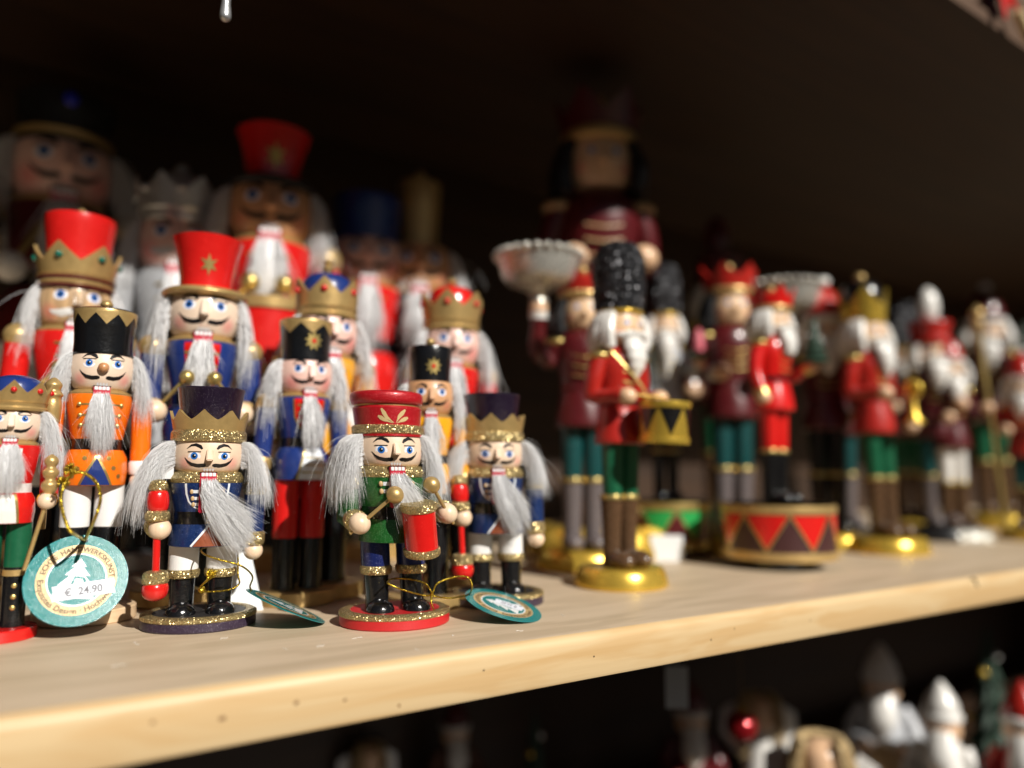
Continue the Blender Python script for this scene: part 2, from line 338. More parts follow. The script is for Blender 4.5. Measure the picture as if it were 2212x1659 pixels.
def side_hair(parent, sgn, R, z0, z1, L, spread, n=1500, a0=62, a1=150, m=None, r=.012, sweep=0.0, name='hair'):
    a = np.radians(RNG.uniform(a0, a1, n)); z = z0+(z1-z0)*RNG.uniform(0, 1, n)**.6; K = 6
    out = np.stack([sgn*np.sin(a), -np.cos(a), np.zeros(n)], 1); root = out*R*.985; root[:, 2] = z
    cl = RNG.normal(size=(40, 3))*[.15, .15, .2]; ci = (np.degrees(a)*.4+z*9).astype(int) % 40
    ln = L*RNG.uniform(.72, 1.1, n); sp = spread*RNG.uniform(.45, 1.15, n)*(1-.35*(z-z0)/(z1-z0+1e-6))
    jit = RNG.normal(size=(n, 3))*.12; stray = RNG.random(n) < .035; jit[stray] *= 4.5
    T = np.linspace(0, 1, K); P = np.zeros((n, K, 3))
    for k, t in enumerate(T):
        P[:, k] = root+out*(sp*(1-(1-t)**2.2))[:, None]+cl[ci]*t**1.4+jit*t
        P[:, k, 2] -= ln*t**1.45-.16*math.sin(math.pi*t); P[:, k, 0] += sweep*t*t
    hair = strands(name, P, m or FUR, parent, r)
    g = G(); na, nt_ = 12, 8; A = np.radians(np.linspace(a0+5, a1-5, na))
    for i, t in enumerate(np.linspace(0, .86, nt_)):
        for j, q in enumerate(A):
            e = (1-abs(2*j/(na-1)-1)**3); wob = 1+.12*math.sin(j*2.3+i*.9)
            o = spread*.74*(1-(1-t)**2.2)*e*wob*(1-.5*max(0, t-.6)/.26*.8)
            g.v.append(Vector((sgn*math.sin(q)*(R*.99+o)+sweep*t*t, -math.cos(q)*(R*.99+o), z1-.05-L*.82*t**1.45+.16*math.sin(math.pi*t))))
    for i in range(nt_-1):
        for j in range(na-1): g.f.append((i*na+j, i*na+j+1, (i+1)*na+j+1, (i+1)*na+j))
    g.obj('hair_backing', m or FUR, hair)
    return hair
def beard_hair(parent, y, zt, wd, L, sweep=0.0, flare=.7, n=1100, m=None, r=.012, fwd=.45, cx=0.0, name='beard'):
    K = 6; x = RNG.uniform(-1, 1, n); root = np.stack([cx+x*wd, y+RNG.uniform(0, .3, n), zt-RNG.uniform(0, .7, n)], 1)
    cl = RNG.normal(size=(24, 3))*[.13, .08, .2]; ci = ((x+1)*11).astype(int) % 24; ln = L*RNG.uniform(.6, 1.08, n)*(1-.25*np.abs(x))
    jit = RNG.normal(size=(n, 3))*.1; st = RNG.random(n) < .06; jit[st] *= 4
    P = np.zeros((n, K, 3))
    for k, t in enumerate(np.linspace(0, 1, K)):
        P[:, k] = root+cl[ci]*t**1.5+jit*t; P[:, k, 0] += x*flare*t*(1.15-.6*t)+sweep*t**1.6; P[:, k, 1] -= fwd*math.sin(math.pi*min(1, t*.9))*RNG.uniform(.6, 1.2, n); P[:, k, 2] -= ln*t
    hair = strands(name, P, m or FUR, parent, r)
    g = G(); T = np.linspace(0, .8, 9)
    g.tube([(cx+sweep*t**1.6, y+.16-fwd*.8*math.sin(math.pi*min(1, t*.9)), zt-.1-L*.9*t) for t in T], [(wd+flare*t*(1.15-.6*t))*(.72 if t < .6 else .72-1.7*(t-.6)) for t in T], 14, .5); g.obj('beard_backing', m or FUR, hair)
    return hair

# ------------------------------------------------------------------ things
def thing(name, label, cat, loc, rz=0, group=None, scale=1.0):
    o = bpy.data.objects.new(name, None); COL.objects.link(o); o.empty_display_size = .01
    o.location = (loc[0]*S, loc[1]*S, Z0+loc[2]*S); o.rotation_euler = (0, 0, rz); o.scale = (scale,)*3
    return tag(o, label, cat, group)
def stand(px, py, top, depth=None, turn=0.0):
    """place on the shelf: foot at pixel (px,py) -> location, heading, cm of height up to pixel row top"""
    P = floor_at(px, py) if depth is None else None
    if depth is not None: Q = at(px, top, depth); P = Vector((Q.x, Q.y, 0)); H = Q.z; Q = at(px, 1012-(1012-top)*(1-.09*H/depth), depth); H = Q.z
    else: H = (py-top)*depth_of(P)/FPX*1.0
    return P, math.atan2(-P.x, P.y)+rad(turn), H
def fit(root, H):
    zm = max((v.co.z for c in root.children_recursive if c.type == 'MESH' and not c.name.startswith(('scepter', 'sword', 'bowl', 'staff', 'candle')) for v in c.data.vertices), default=.1)
    root.scale = (H*S/zm,)*3
def crown_top(z0, z1, n, ph=0.0, p=1.35):
    f = lambda a: z0+(z1-z0)*abs(2*(((a/(2*math.pi))*n+ph) % 1)-1)**p
    f.zmax = z1; return f
CHUB = dict(base=(3.02, .74, .86), off=.98, boot=(.66, 2.75), leg=(.79, 4.46), toe=.72,
    skirt=[(1.72, 4.4), (1.84, 4.44), (1.81, 5.0), (1.67, 5.66)], belt=[(1.69, 5.64), (1.69, 6.32)],
    chest=[(1.66, 6.3), (1.79, 7.0), (1.92, 7.8), (1.88, 7.99)], collar=[(1.93, 7.9), (2.0, 8.12), (1.82, 8.48), (1.3, 8.56)],
    head=[(1.3, 8.42), (1.62, 8.52), (1.84, 8.9), (1.90, 9.5), (1.87, 9.95), (1.78, 10.35)],
    hat=10.2, hatr=1.88, sh=(2.62, 7.55), arm=(.58, 3.98), eye=(9.36, .80, .195), brow=9.84, mus=8.86, mouth=8.5, jaw=.34, skin=SKIN_C, hz=(8.7, 10.25))
TALL = dict(base=(2.6, .75, .9), off=.82, boot=(.72, 5.15), leg=(.75, 7.5), toe=.0,
    skirt=[(1.4, 7.42), (1.56, 7.46), (1.64, 8.2), (1.58, 9.0), (1.36, 9.42)], belt=[(1.33, 9.4), (1.33, 10.02)],
    chest=[(1.3, 10.0), (1.5, 11.1), (1.70, 12.2), (1.62, 12.55)], collar=[(1.62, 12.5), (1.64, 12.62), (1.2, 12.9), (1.0, 12.92)],
    head=[(.95, 12.75), (1.35, 12.88), (1.62, 13.4), (1.70, 14.0), (1.63, 14.6), (1.48, 15.0)],
    hat=14.85, hatr=1.55, sh=(2.22, 12.2), arm=(.56, 7.7), eye=(14.25, .74, .19), brow=14.62, mus=13.45, mouth=12.98, jaw=.36, skin=SKIN_T, hz=(12.9, 14.9))

def hat_crownhat(r, P, D):
    z, R = P['hat'], P['hatr']
    G().lathe([(1.5, z-.05), (R+.08, z-.02), (R+.16, z+.12), (R+.15, z+.48), (R+.06, z+.62), (1.5, z+.64)], 64).obj('hat_band', GLIT, r)
    G().shell(R+.04, z+.6, R+.28, crown_top(z+1.18, z+1.74, 9, .27), .16).obj('crown', GOLDP, r)
    G().lathe([(0, z+.3), (1.5, z+.3), (1.53, z+.62), (1.66, z+1.9), (1.80, z+2.86), (1.84, z+2.98), (1.80, z+3.04), (1.6, z+3.02), (0, z+2.98)], 56).obj('hat', PURP, r)
def hat_pillbox(r, P, D):
    z, R = P['hat'], P['hatr']; gz = z+.16
    G().lathe([(1.4, z-.12), (R+.05, z-.1), (R+.05, z+.02), (1.4, z+.05)], 56).obj('hat_brim', REDH, r)
    G().lathe([(1.5, z), (R+.02, z+.01), (R+.11, z+.1), (R+.12, z+.42), (R+.04, z+.52), (1.5, z+.53)], 64).obj('hat_band', GLIT, r)
    pr = [(0, z+.4), (R-.06, z+.42), (R+.04, z+1.45), (R-.04, z+1.56), (0, z+1.6)]
    h = G().lathe(pr, 56).obj('hat', REDH, r)
    G().lathe([(1.4, z+1.5), (R-.08, z+1.52), (R-.06, z+1.68), (1.4, z+1.7)], 48).obj('hat_cord', GOLDP, r)
    G().lathe(smooth_prof([(1.6, z+1.64), (R+.06, z+1.7), (R+.16, z+2.0), (R+.08, z+2.32), (1.5, z+2.42), (.6, z+2.44)]), 56).obj('hat_top', REDH, r)
    wf = wrap(pr[1:-1])
    for (x0, z0_, x1, z1_, x2, z2_) in ((-.06, .62, -.45, .9, -.72, 1.38), (-.1, .6, -.6, .78, -.92, .98), (.08, .62, .25, .95, .62, 1.34), (.12, .6, .42, .76, .8, .92)):
        p = [(x0, z+z0_), ((x0+x1)/2, z+(z0_+z1_)/2), (x1, z+z1_), ((x1+x2)/2, z+(z1_+z2_)/2), (x2, z+z2_)]
        decal('leaf_motif', stroke(p, [.02, .08, .19, .23, .1]), wf, mat('pale_gold_paint', (.70, .52, .25), .4, .25), h)
def hat_shako(r, P, D):
    z, R = P['hat'], P['hatr']; H = D.get('hat_h', 2.6); hm = D.get('hat_m', BLACK)
    G().lathe([(1.0, z-.06), (R+.06, z-.04), (R+.07, z+.04), (1.0, z+.1)], 44).obj('hat_brim', hm, r)
    pr = [(0, z), (R, z+.02), (R-.02, z+.6), (R+.03, z+H*.6), (R+.1, z+H-.12), (R+.07, z+H-.02), (R-.1, z+H+.06), (0, z+H+.12)]
    h = G().lathe(pr, 52).obj('hat', hm, r); wf = wrap(pr[1:6]); c = 2*math.pi*wf.R
    n = D.get('teeth', 9); ph = D.get('tph', .5)
    for i in range(n):
        u = (i+ph)/n*c-c/2; k = c/n/2*1.0
        decal('gold_tooth', [(u-k, z+H-.05), (u-k, z+H-.32), (u, z+H-.32-H*.24), (u+k, z+H-.32), (u+k, z+H-.05)], wf, GOLDP, h, .012)
    if D.get('star'):
        decal('star_badge', star(.12, z+H*.45, .62, .36, 9), wf, BRASS, h, .035); decal('star_jewel', ell(.12, z+H*.45, .14, .14, 10), wf, GEMR, h, .055)
    if D.get('finial', True):
        G().lathe(smooth_prof([(.3, z+H+.05), (.2, z+H+.2), (.34, z+H+.42), (.22, z+H+.66), (.02, z+H+.7)]), 20).obj('finial', GOLDP, r)
def hat_king(r, P, D):
    z, R = P['hat'], P['hatr']; ch = D.get('crown_h', 1.9); dm = D.get('dome', BLUE); cm = D.get('crown_m', GOLDP)
    G().lathe([(1.0, z-.08), (R+.12, z-.05), (R+.18, z+.1), (R+.1, z+.22), (R+.12, z+.4), (R+.2, z+.5), (1.0, z+.55)], 44).obj('hat_band', cm, r)
    if D.get('rings'):
        G().lathe([(1.0, z+.2), (R+.16, z+.22), (R+.2, z+.3), (R+.16, z+.38), (1.0, z+.4)], 44).obj('hat_ring', REDD, r)
        G().lathe([(1.0, z-.2), (R+.2, z-.2), (R+.26, z-.1), (R+.18, z-.02), (1.0, z)], 44).obj('hat_ring', REDD, r)
    n = D.get('points', 8); ph = D.get('tph', .5)
    c = G().shell(R+.1, z+.5, R+.1+D.get('flare', .3), crown_top(z+ch*.58, z+ch, n, ph, 1.15), .16).obj('crown', cm, r)
    wf = wrap([(R+.1, z+.5), (R+.1+D.get('flare', .3), z+ch)]); cc = 2*math.pi*wf.R
    for i in range(n):
        u = ((i+.5+.5-ph)/n % 1)*cc-cc/2
        p = wf(u, z+ch*.66, .0); G().ball(p, .19, 1, 1, 1, 12, 8).obj('jewel', D.get('gem', GEMR), c)
    if D.get('tall'):
        t = D['tall']; G().lathe(smooth_prof([(R-.2, z+.4), (R-.1, z+ch), (R+.05, z+t-.15), (R-.15, z+t), (.6, z+t+.05)]), 44).obj('hat', dm, r); tz = z+t
    else:
        G().lathe(smooth_prof([(R-.1, z+.5), (R-.1, z+ch*.7), (R*.78, z+ch+.12), (R*.4, z+ch+.42), (.1, z+ch+.5)]), 36).obj('hat', dm, r); tz = z+ch+.45
    if D.get('finial', True):
        G().lathe(smooth_prof([(.34, tz-.05), (.2, tz+.1), (.34, tz+.3), (.16, tz+.52), (.28, tz+.66), (.02, tz+.9)]) if D.get('finial2') else smooth_prof([(.25, tz-.05), (.2, tz+.1), (.34, tz+.32), (.05, tz+.6)]), 18).obj('finial', cm, r)
def hat_tophat(r, P, D):
    z, R = P['hat'], P['hatr']; H = D.get('hat_h', 3.0); m = D.get('hat_m', REDG)
    G().lathe(smooth_prof([(R, z-.1), (R+.42, z), (R+.46, z+.16), (R+.2, z+.34), (R-.4, z+.38)]), 44).obj('hat_brim', D.get('brim_m', GOLDP), r)
    pr = [(0, z+.3), (R-.32, z+.3), (R-.3, z+1.0), (R-.12, z+H*.7), (R+.12, z+H), (R, z+H+.05), (0, z+H-.1)]
    h = G().lathe(pr, 44).obj('hat', m, r)
    if D.get('emblem', True): decal('emblem', star(.1, z+H*.5, .55, .22, 6), wrap(pr[1:5]), BRASS, h, .03)

def limb(p0, p1, r0, r1, b=.08, n=20):
    d = Vector(p1)-Vector(p0); L = d.length
    return cyl(r0, 0, r1, L, b), d.to_track_quat('Z', 'Y').to_matrix().to_4x4(), Vector(p0)
def add_limb(name, p0, p1, r0, r1, m, r, b=.1, n=24):
    pr, M, p = limb(p0, p1, r0, r1, b); return G().lathe(pr, n, Matrix.Translation(p) @ M).obj(name, m, r)

def face(hd, P, D, n=18):
    wf = wrap([q for q in P['head']]); ez, ex, er = P['eye']; hi = D.get('fine', False)
    for s in (-1, 1):
        decal('eye', ell(s*ex, ez-.02, er*1.75, er*1.35, n), wf, EYEW, hd, .012)
        decal('iris', ell(s*ex+D.get('gaze', 0), ez, er, er, n), wf, IRIS, hd, .024)
        decal('pupil', ell(s*ex+D.get('gaze', 0), ez, er*.56, er*.56, 14), wf, INK, hd, .034)
        if hi: decal('eye_glint', ell(s*ex+.05, ez+.04, er*.2, er*.2, 8), wf, EYEW, hd, .044)
        decal('eyelid_line', stroke([(s*ex-.36, ez+er+.04+.0*s), (s*ex+.36, ez+er+.04)], .045), wf, INK, hd, .036)
        bz = P['brow']; pts = [(s*(ex-.42), bz-.10), (s*(ex-.3), bz+.04), (s*(ex-.05), bz+.14), (s*(ex+.2), bz+.1), (s*(ex+.46), bz-.1)]
        decal('eyebrow', stroke(pts, [.1, .19, .17, .11, .02]), wf, D.get('brow_m', INK), hd, .016)
        mz = P['mus']; mm = D.get('mus_m', INK); kx = P['eye'][1]/.8
        if D.get('mus_m') is None: pts, ws = [(s*.17*kx, mz), (s*.3*kx, mz-.01), (s*.62*kx, mz-.04), (s*.95*kx, mz+.04), (s*1.18*kx, mz+.2), (s*1.36*kx, mz+.42)], [.1, .21, .22, .19, .11, .015]
        else: pts, ws = [(s*.1, mz), (s*.3, mz), (s*.7, mz-.1), (s*1.1, mz-.05), (s*1.25, mz+.05)], [.2, .34, .34, .2, .02]
        decal('moustache', stroke(pts, ws), wf, mm, hd, .03)
    R = wf.R; nz = (ez+P['mus'])/2+.14
    if D.get('nose') == 'ball': G().ball(wf(0, nz, .12), .29, 1, 1, 1, 18, 12).obj('nose', NOSEW, hd)
    else:
        zt, zb = P['brow']-.12, P['mus']+.22; y0 = -R+.08
        g = G(); g.v = [Vector(p) for p in [(-.2, y0, zt), (.2, y0, zt), (.2, y0, zb), (-.2, y0, zb), (-.13, y0-.2, zt-.02), (.13, y0-.2, zt-.02), (.17, y0-.5, zb+.06), (-.17, y0-.5, zb+.06), (.16, y0-.4, zb), (-.16, y0-.4, zb)]]
        g.f = [(4, 5, 6, 7), (0, 4, 7, 9, 3), (1, 2, 8, 6, 5), (0, 1, 5, 4), (7, 6, 8, 9), (9, 8, 2, 3)]
        bm = bmesh.new(); vv = [bm.verts.new(p) for p in g.v]; [bm.faces.new([vv[i] for i in q]) for q in g.f]
        bmesh.ops.bevel(bm, geom=bm.edges[:], offset=.045, segments=2, affect='EDGES'); bm.verts.index_update()
        g.v = [q.co.copy() for q in bm.verts]; g.f = [tuple(x.index for x in q.verts) for q in bm.faces]; bm.free(); g.obj('nose', D.get('nose_m', P['skin']), hd)
    zt = P['mouth']; zl = P['mus']-.18
    wd = .36
    decal('upper_lip', [(-wd, zt+.02), (wd, zt+.02), (wd*.96, zl-.03), (wd*.8, zl), (-wd*.8, zl), (-wd*.96, zl-.03)], wf, LIP, hd, .02)
    for i in range(4): decal('tooth', ell((i-1.5)*wd*.46, zt+.09, wd*.19, .1, 10), wf, TOOTH, hd, .034)
def jaw(r, P, D):
    z1 = P['mouth']-.02; R = max(q[0] for q in P['chest'])-.02; h = P['jaw']
    cz = P['collar'][1][0]; y = -cz-.02
    G().box((0, y+.25, z1-1.1), (.84, .62, 2.2), .05).obj('jaw', D.get('jaw_m', LIP), r)
    g = G()
    for i in range(4): g.box(((i-1.5)*.19, y-.07, z1-.13), (.165, .05, .2), .02)
    g.obj('lower_teeth', TOOTH, r)
    G().box((0, y+.24, z1+.004), (.9, .58, .02), 0).obj('jaw_gap', INK, r)

def nut(name, label, place, P, D, build=None, group=None, cat='nutcracker'):
    loc, rz, H = place
    r = thing(name, label, cat, loc, rz, group); P = dict(P, **D.get('P', {})); fine = D.get('fine', False)
    SHEAR[0] = D.get('lean', 0.0); SHEAR[1] = P['base'][1]
    br, bh, bo = P['base']; n = 56 if fine else 36
    if 'drum' in D.get('base_kind', ''): pass
    G().lathe(cyl(br, 0, br*.99, bh, .07), n, None, 1, bo).obj('base', D['base_m'], r)
    if D.get('base_top'):
        G().lathe([(0, bh-.02), (br*.9, bh-.02), (br*.9, bh+.02), (0, bh+.025)], n, None, 1, bo).obj('base_top', D['base_top'], r)
        G().lathe([(br*.8, bh+.01), (br*.84, bh+.06), (br*.93, bh+.075), (br+.015, bh-.03), (br+.03, bh-.2), (br-.02, bh-.24)], 72, None, 1, bo).obj('glitter_rim', GLIT, r)
    off = P['off']; b_r, b_z = P['boot']; l_r, l_z = P['leg']
    for s in (-1, 1):
        lg = G().lathe(cyl(l_r, b_z-.05, l_r, l_z, .04), 28, None, 1, 1, (s*off, 0)).obj('leg', D['leg_m'], r)
        bt = G().lathe([(0, bh+.01), (b_r+.02, bh+.01), (b_r-.03, bh+.5), (b_r, b_z-.1), (b_r-.02, b_z), (0, b_z)], 28, None, 1, 1, (s*off, 0)).obj('boot', D.get('boot_m', BLACK), r)
        if P['toe']:
            t = P['toe']; G().lathe([(t, bh+.012), (t*.98, bh+.2), (t*.82, bh+.42), (t*.5, bh+.58), (t*.2, bh+.64), (0, bh+.65)], 28, None, 1.08, 1.1, (s*off*1.02, -.78)).obj('toe', BLACK, bt)
        if D.get('cuff_m'):
            G().lathe([(l_r-.2, b_z-.14), (l_r+.02, b_z-.1), (l_r+.09, b_z+.06), (l_r+.09, b_z+.26), (l_r+.02, b_z+.36), (l_r-.2, b_z+.38)], 36, None, 1, 1, (s*off, 0)).obj('boot_cuff', D['cuff_m'], lg)
        if D.get('boot_band'):
            G().lathe([(b_r-.1, b_z-.6), (b_r+.06, b_z-.58), (b_r+.06, b_z-.2), (b_r-.1, b_z-.18)], 28, None, 1, 1, (s*off, 0)).obj('boot_band', GOLDP, bt)
    sk = G().lathe([(0, P['skirt'][0][1])]+P['skirt']+[(0, P['skirt'][-1][1])], n).obj('coat_skirt', D.get('skirt_m', D['coat_m']), r)
    bl = G().lathe([(0, P['belt'][0][1])]+P['belt']+[(0, P['belt'][-1][1])], n).obj('belt', D.get('belt_m', BLACK), r)
    ch = G().lathe([(0, P['chest'][0][1])]+P['chest']+[(0, P['chest'][-1][1])], n).obj('torso', D['coat_m'], r)
    G().lathe([(0, P['collar'][0][1])]+P['collar']+[(0, P['collar'][-1][1])], n).obj('collar', D.get('collar_m', GOLDP), r)
    hd = G().lathe(smooth_prof(P['head']), n).obj('head', D.get('skin', P['skin']), r)
    face(hd, P, dict(D, nose_m=D.get('nose_m', D.get('skin', P['skin'])))); jaw(r, P, D)
    {'crownhat': hat_crownhat, 'pillbox': hat_pillbox, 'shako': hat_shako, 'king': hat_king, 'tophat': hat_tophat}[D['hat']](r, P, D)
    hn = 3900 if fine else 700; hr = .0075 if fine else .017
    hl = D.get('hair', (2.6, 1.3)); Rh = max(q[0] for q in P['head'])
    for s in (-1, 1):
        h2 = D.get('hairR', hl) if s > 0 else hl; side_hair(r, s, Rh, P['hz'][0], P['hz'][1], h2[0], h2[1], hn, m=D.get('fur', FUR), r=hr, a0=D.get('ha0', 64))
    yb = -max(q[0] for q in P['collar'])-.08
    bd = D.get('beard', (3.0, 0.0, .5)); beard_hair(r, yb, P['mouth']-.3, .36, bd[0], bd[1], bd[2], 2700 if fine else 500, m=D.get('fur', FUR), r=hr)
    # arms
    sx, sz = P['sh']; ar, hz = P['arm']
    for s, kind in ((-1, D.get('armL', 'down')), (1, D.get('armR', 'down'))):
        am = D.get('arm_m', D['coat_m']); em = D.get('epaulette_m', GOLDP); cm = D.get('armcuff_m', GOLDP)
        if kind == 'none': continue
        if kind == 'down':
            sp = D.get('splay', .06); g = lambda z: (s*(sx+(sz-z)*sp*(.3 if fine else 1)), D.get('army', -.05), z)
            L = sz-hz
            a = add_limb('arm', g(hz+.9), g(sz-.1), ar*.95, ar, am, r)
            if em: G().lathe([(0, sz-.35), (ar+.05, sz-.35), (ar+.08, sz-.1), (ar+.04, sz+.25), (ar*.7, sz+.46), (0, sz+.52)], 30, None, 1, 1, (s*sx, D.get('army', -.05))).obj('epaulette', em, a)
            else: G().ball((s*sx, D.get('army', -.05), sz-.1), ar, 1, 1, .9).obj('shoulder', am, a)
            if cm:
                q = g(hz+.9); G().lathe([(0, hz+.32), (ar*.96, hz+.34), (ar+.04, hz+.5), (ar+.04, hz+1.0), (ar*.95, hz+1.12), (0, hz+1.14)], 30, None, 1, 1, (q[0], q[1])).obj('sleeve_cuff', cm, a)
            q = g(hz); G().ball((q[0], q[1], hz), ar*.93, n=24, k=14).obj('hand', D.get('hand_m', HANDW), a)
        else:
            hand = Vector(D['hand'+('L' if s < 0 else 'R')]); el = Vector((s*(sx+.12), .1, hand.z+.25))
            a = add_limb('arm', el-Vector((0, 0, ar*.6)), (s*sx, -.02, sz), ar, ar, am, r)
            if em: G().ball((s*sx, -.05, sz+.05), ar*1.2, 1, 1, .95, 24, 14).obj('epaulette', em, a)
            dv = (hand-el).normalized(); f_ = add_limb('forearm', el, hand-dv*.5, ar*.95, ar*.9, am, r)
            if cm: add_limb('sleeve_cuff', hand-dv*1.15, hand-dv*.3, ar*1.05, ar*1.08, cm, f_, .2)
            G().ball(hand, ar*.98, n=24, k=14).obj('hand', D.get('hand_m', HANDW), f_)
    if build: build(r, P, D, dict(skirt=sk, belt=bl, chest=ch, head=hd))
    SHEAR[0] = 0.0; fit(r, H); return r

# ------------------------------------------------------------------ the setting
EDGE, BACK, CEIL, TH, XL, XR = 33.4, 98.0, 55.0, 2.55, -70.0, 230.0
PINE_T = wood('pine_top', (.56, .44, .305), (.455, .35, .23), 520, 8, .5, 'X', .0002, 60, 0, ((.45, .35, .235), (.585, .465, .335)))
PINE_E = wood('pine_edge', (.63, .45, .235), (.52, .34, .15), 300, 9, .45, 'X', .0003, 46, .05, ((.57, .36, .165), (.66, .49, .28)))
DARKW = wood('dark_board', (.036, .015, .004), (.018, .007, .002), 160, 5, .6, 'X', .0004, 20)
BROWNW = wood('shaded_brown_board', (.10, .05, .022), (.07, .033, .014), 160, 5, .6, 'X', .0004, 20)  # front board's brown, darkened: the shade cast from above is in the colour
HOLE = mat('nail_hole', (.03, .015, .008), .8, 0, 0, .2)
KNOT = mat('resin_streak', (.20, .10, .04), .6, 0, 0, .3, 600, .3, 900)
def board(name, prof, x0, x1, mats, pick, nx=60):
    g = G(); n = len(prof); f = []; mi = []; xs = [x0+(x1-x0)*i/nx for i in range(nx+1)]
    for x in xs: g.v += [Vector((x, y, z)) for y, z in prof]
    for i in range(nx):
        for k in range(n):
            l = (k+1) % n; g.f.append((i*n+k, i*n+l, (i+1)*n+l, (i+1)*n+k)); mi.append(pick(k))
    g.f += [tuple(range(n-1, -1, -1)), tuple(range(nx*n, nx*n+n))]; mi += [0, 0]
    o = g.obj(name, mats, None, 30); o.location.z = Z0; o.data.polygons.foreach_set('material_index', mi); return tag(o, kind='structure')
rr = .55; nose = [(EDGE+rr*(1-math.sin(t)), -rr*(1-math.cos(t))) for t in [math.pi/2*i/6 for i in range(7)]]
prof = [(BACK, 0)]+[(y, z) for y, z in nose]+[(EDGE, -TH+.25), (EDGE+.08, -TH+.06), (EDGE+.3, -TH), (BACK, -TH)]
shelf = board('shelf', prof, XL, XR, [PINE_T, PINE_E], lambda k: 1 if 2 <= k <= 9 else 0)
for (x, y, a, b) in ((640, 1518, .11, .09), (862, 1524, .07, .08), (1045, 1448, .05, .05), (1283, 1418, .05, .05), (1536, 1382, .055, .055), (1586, 1358, .045, .045), (1750, 1340, .05, .05), (1695, 1341, .03, .03), (330, 1560, .1, .07), (480, 1552, .16, .09), (745, 1512, .09, .06)):
    d = ray(x, y); t = EDGE/d.y; p = d*t; z = CH+p.z
    g = G(); g.lathe([(0, 0), (a*.6, -.004), (a, .006), (0, .012)], 12, Matrix.Translation((p.x, EDGE-.004, z)) @ Matrix.Rotation(rad(90), 4, 'X'), 1, b/a)
    o = g.obj('nail_hole' if a < .07 else 'knot', HOLE if a < .07 else KNOT, shelf)
g = G()
for (x, y) in ((2098, 1248), (2112, 1268)):
    d = ray(x, y); p = d*(EDGE/d.y); g.v.append(p+Vector((0, -.02, CH)))
A, B = g.v; g.v = []
g.tube(spline([A, A*.66+B*.34+Vector((.3, 0, .1)), A*.3+B*.7, B], 4), [.02]+[.07]*11+[.02], 6); g.obj('crack', HOLE, shelf)
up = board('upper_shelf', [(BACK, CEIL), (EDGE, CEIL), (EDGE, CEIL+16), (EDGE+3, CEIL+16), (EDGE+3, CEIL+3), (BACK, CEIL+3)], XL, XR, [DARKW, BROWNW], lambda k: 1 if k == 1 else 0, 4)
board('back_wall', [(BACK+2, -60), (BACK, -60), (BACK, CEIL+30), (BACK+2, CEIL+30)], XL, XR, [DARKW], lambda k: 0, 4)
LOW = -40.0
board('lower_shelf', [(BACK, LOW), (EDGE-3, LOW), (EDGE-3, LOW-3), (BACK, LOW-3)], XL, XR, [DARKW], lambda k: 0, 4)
# side boards that close the case, out of the picture
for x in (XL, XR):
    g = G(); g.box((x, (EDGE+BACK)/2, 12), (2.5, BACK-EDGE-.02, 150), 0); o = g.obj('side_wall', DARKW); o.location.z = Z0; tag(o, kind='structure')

g = G()
for (x, y) in ((492, 1376), (525, 1352), (300, 1392), (760, 1380), (610, 1400), (905, 1404), (1220, 1330), (1130, 1362), (240, 1440), (700, 1392), (1400, 1310), (980, 1372)):
    q = floor_at(x, y, .02); a = RNG.uniform(0, 6.28); L = RNG.uniform(.15, .7); d1 = Vector((math.cos(a), math.sin(a), 0)); d2 = Vector((-d1.y, d1.x, 0))
    g.tube(spline([q, q+d1*L*.4+d2*L*.12, q+d1*L*.8-d2*L*.1+Vector((0, 0, .04)), q+d1*L], 4), .012, 5)
o = g.obj('lint', mat('lint_white', (.8, .78, .74), .7), None, 0); o.location.z = Z0; tag(o, 'loose white hairs and lint lying on the pale shelf', 'lint', None, 'stuff')

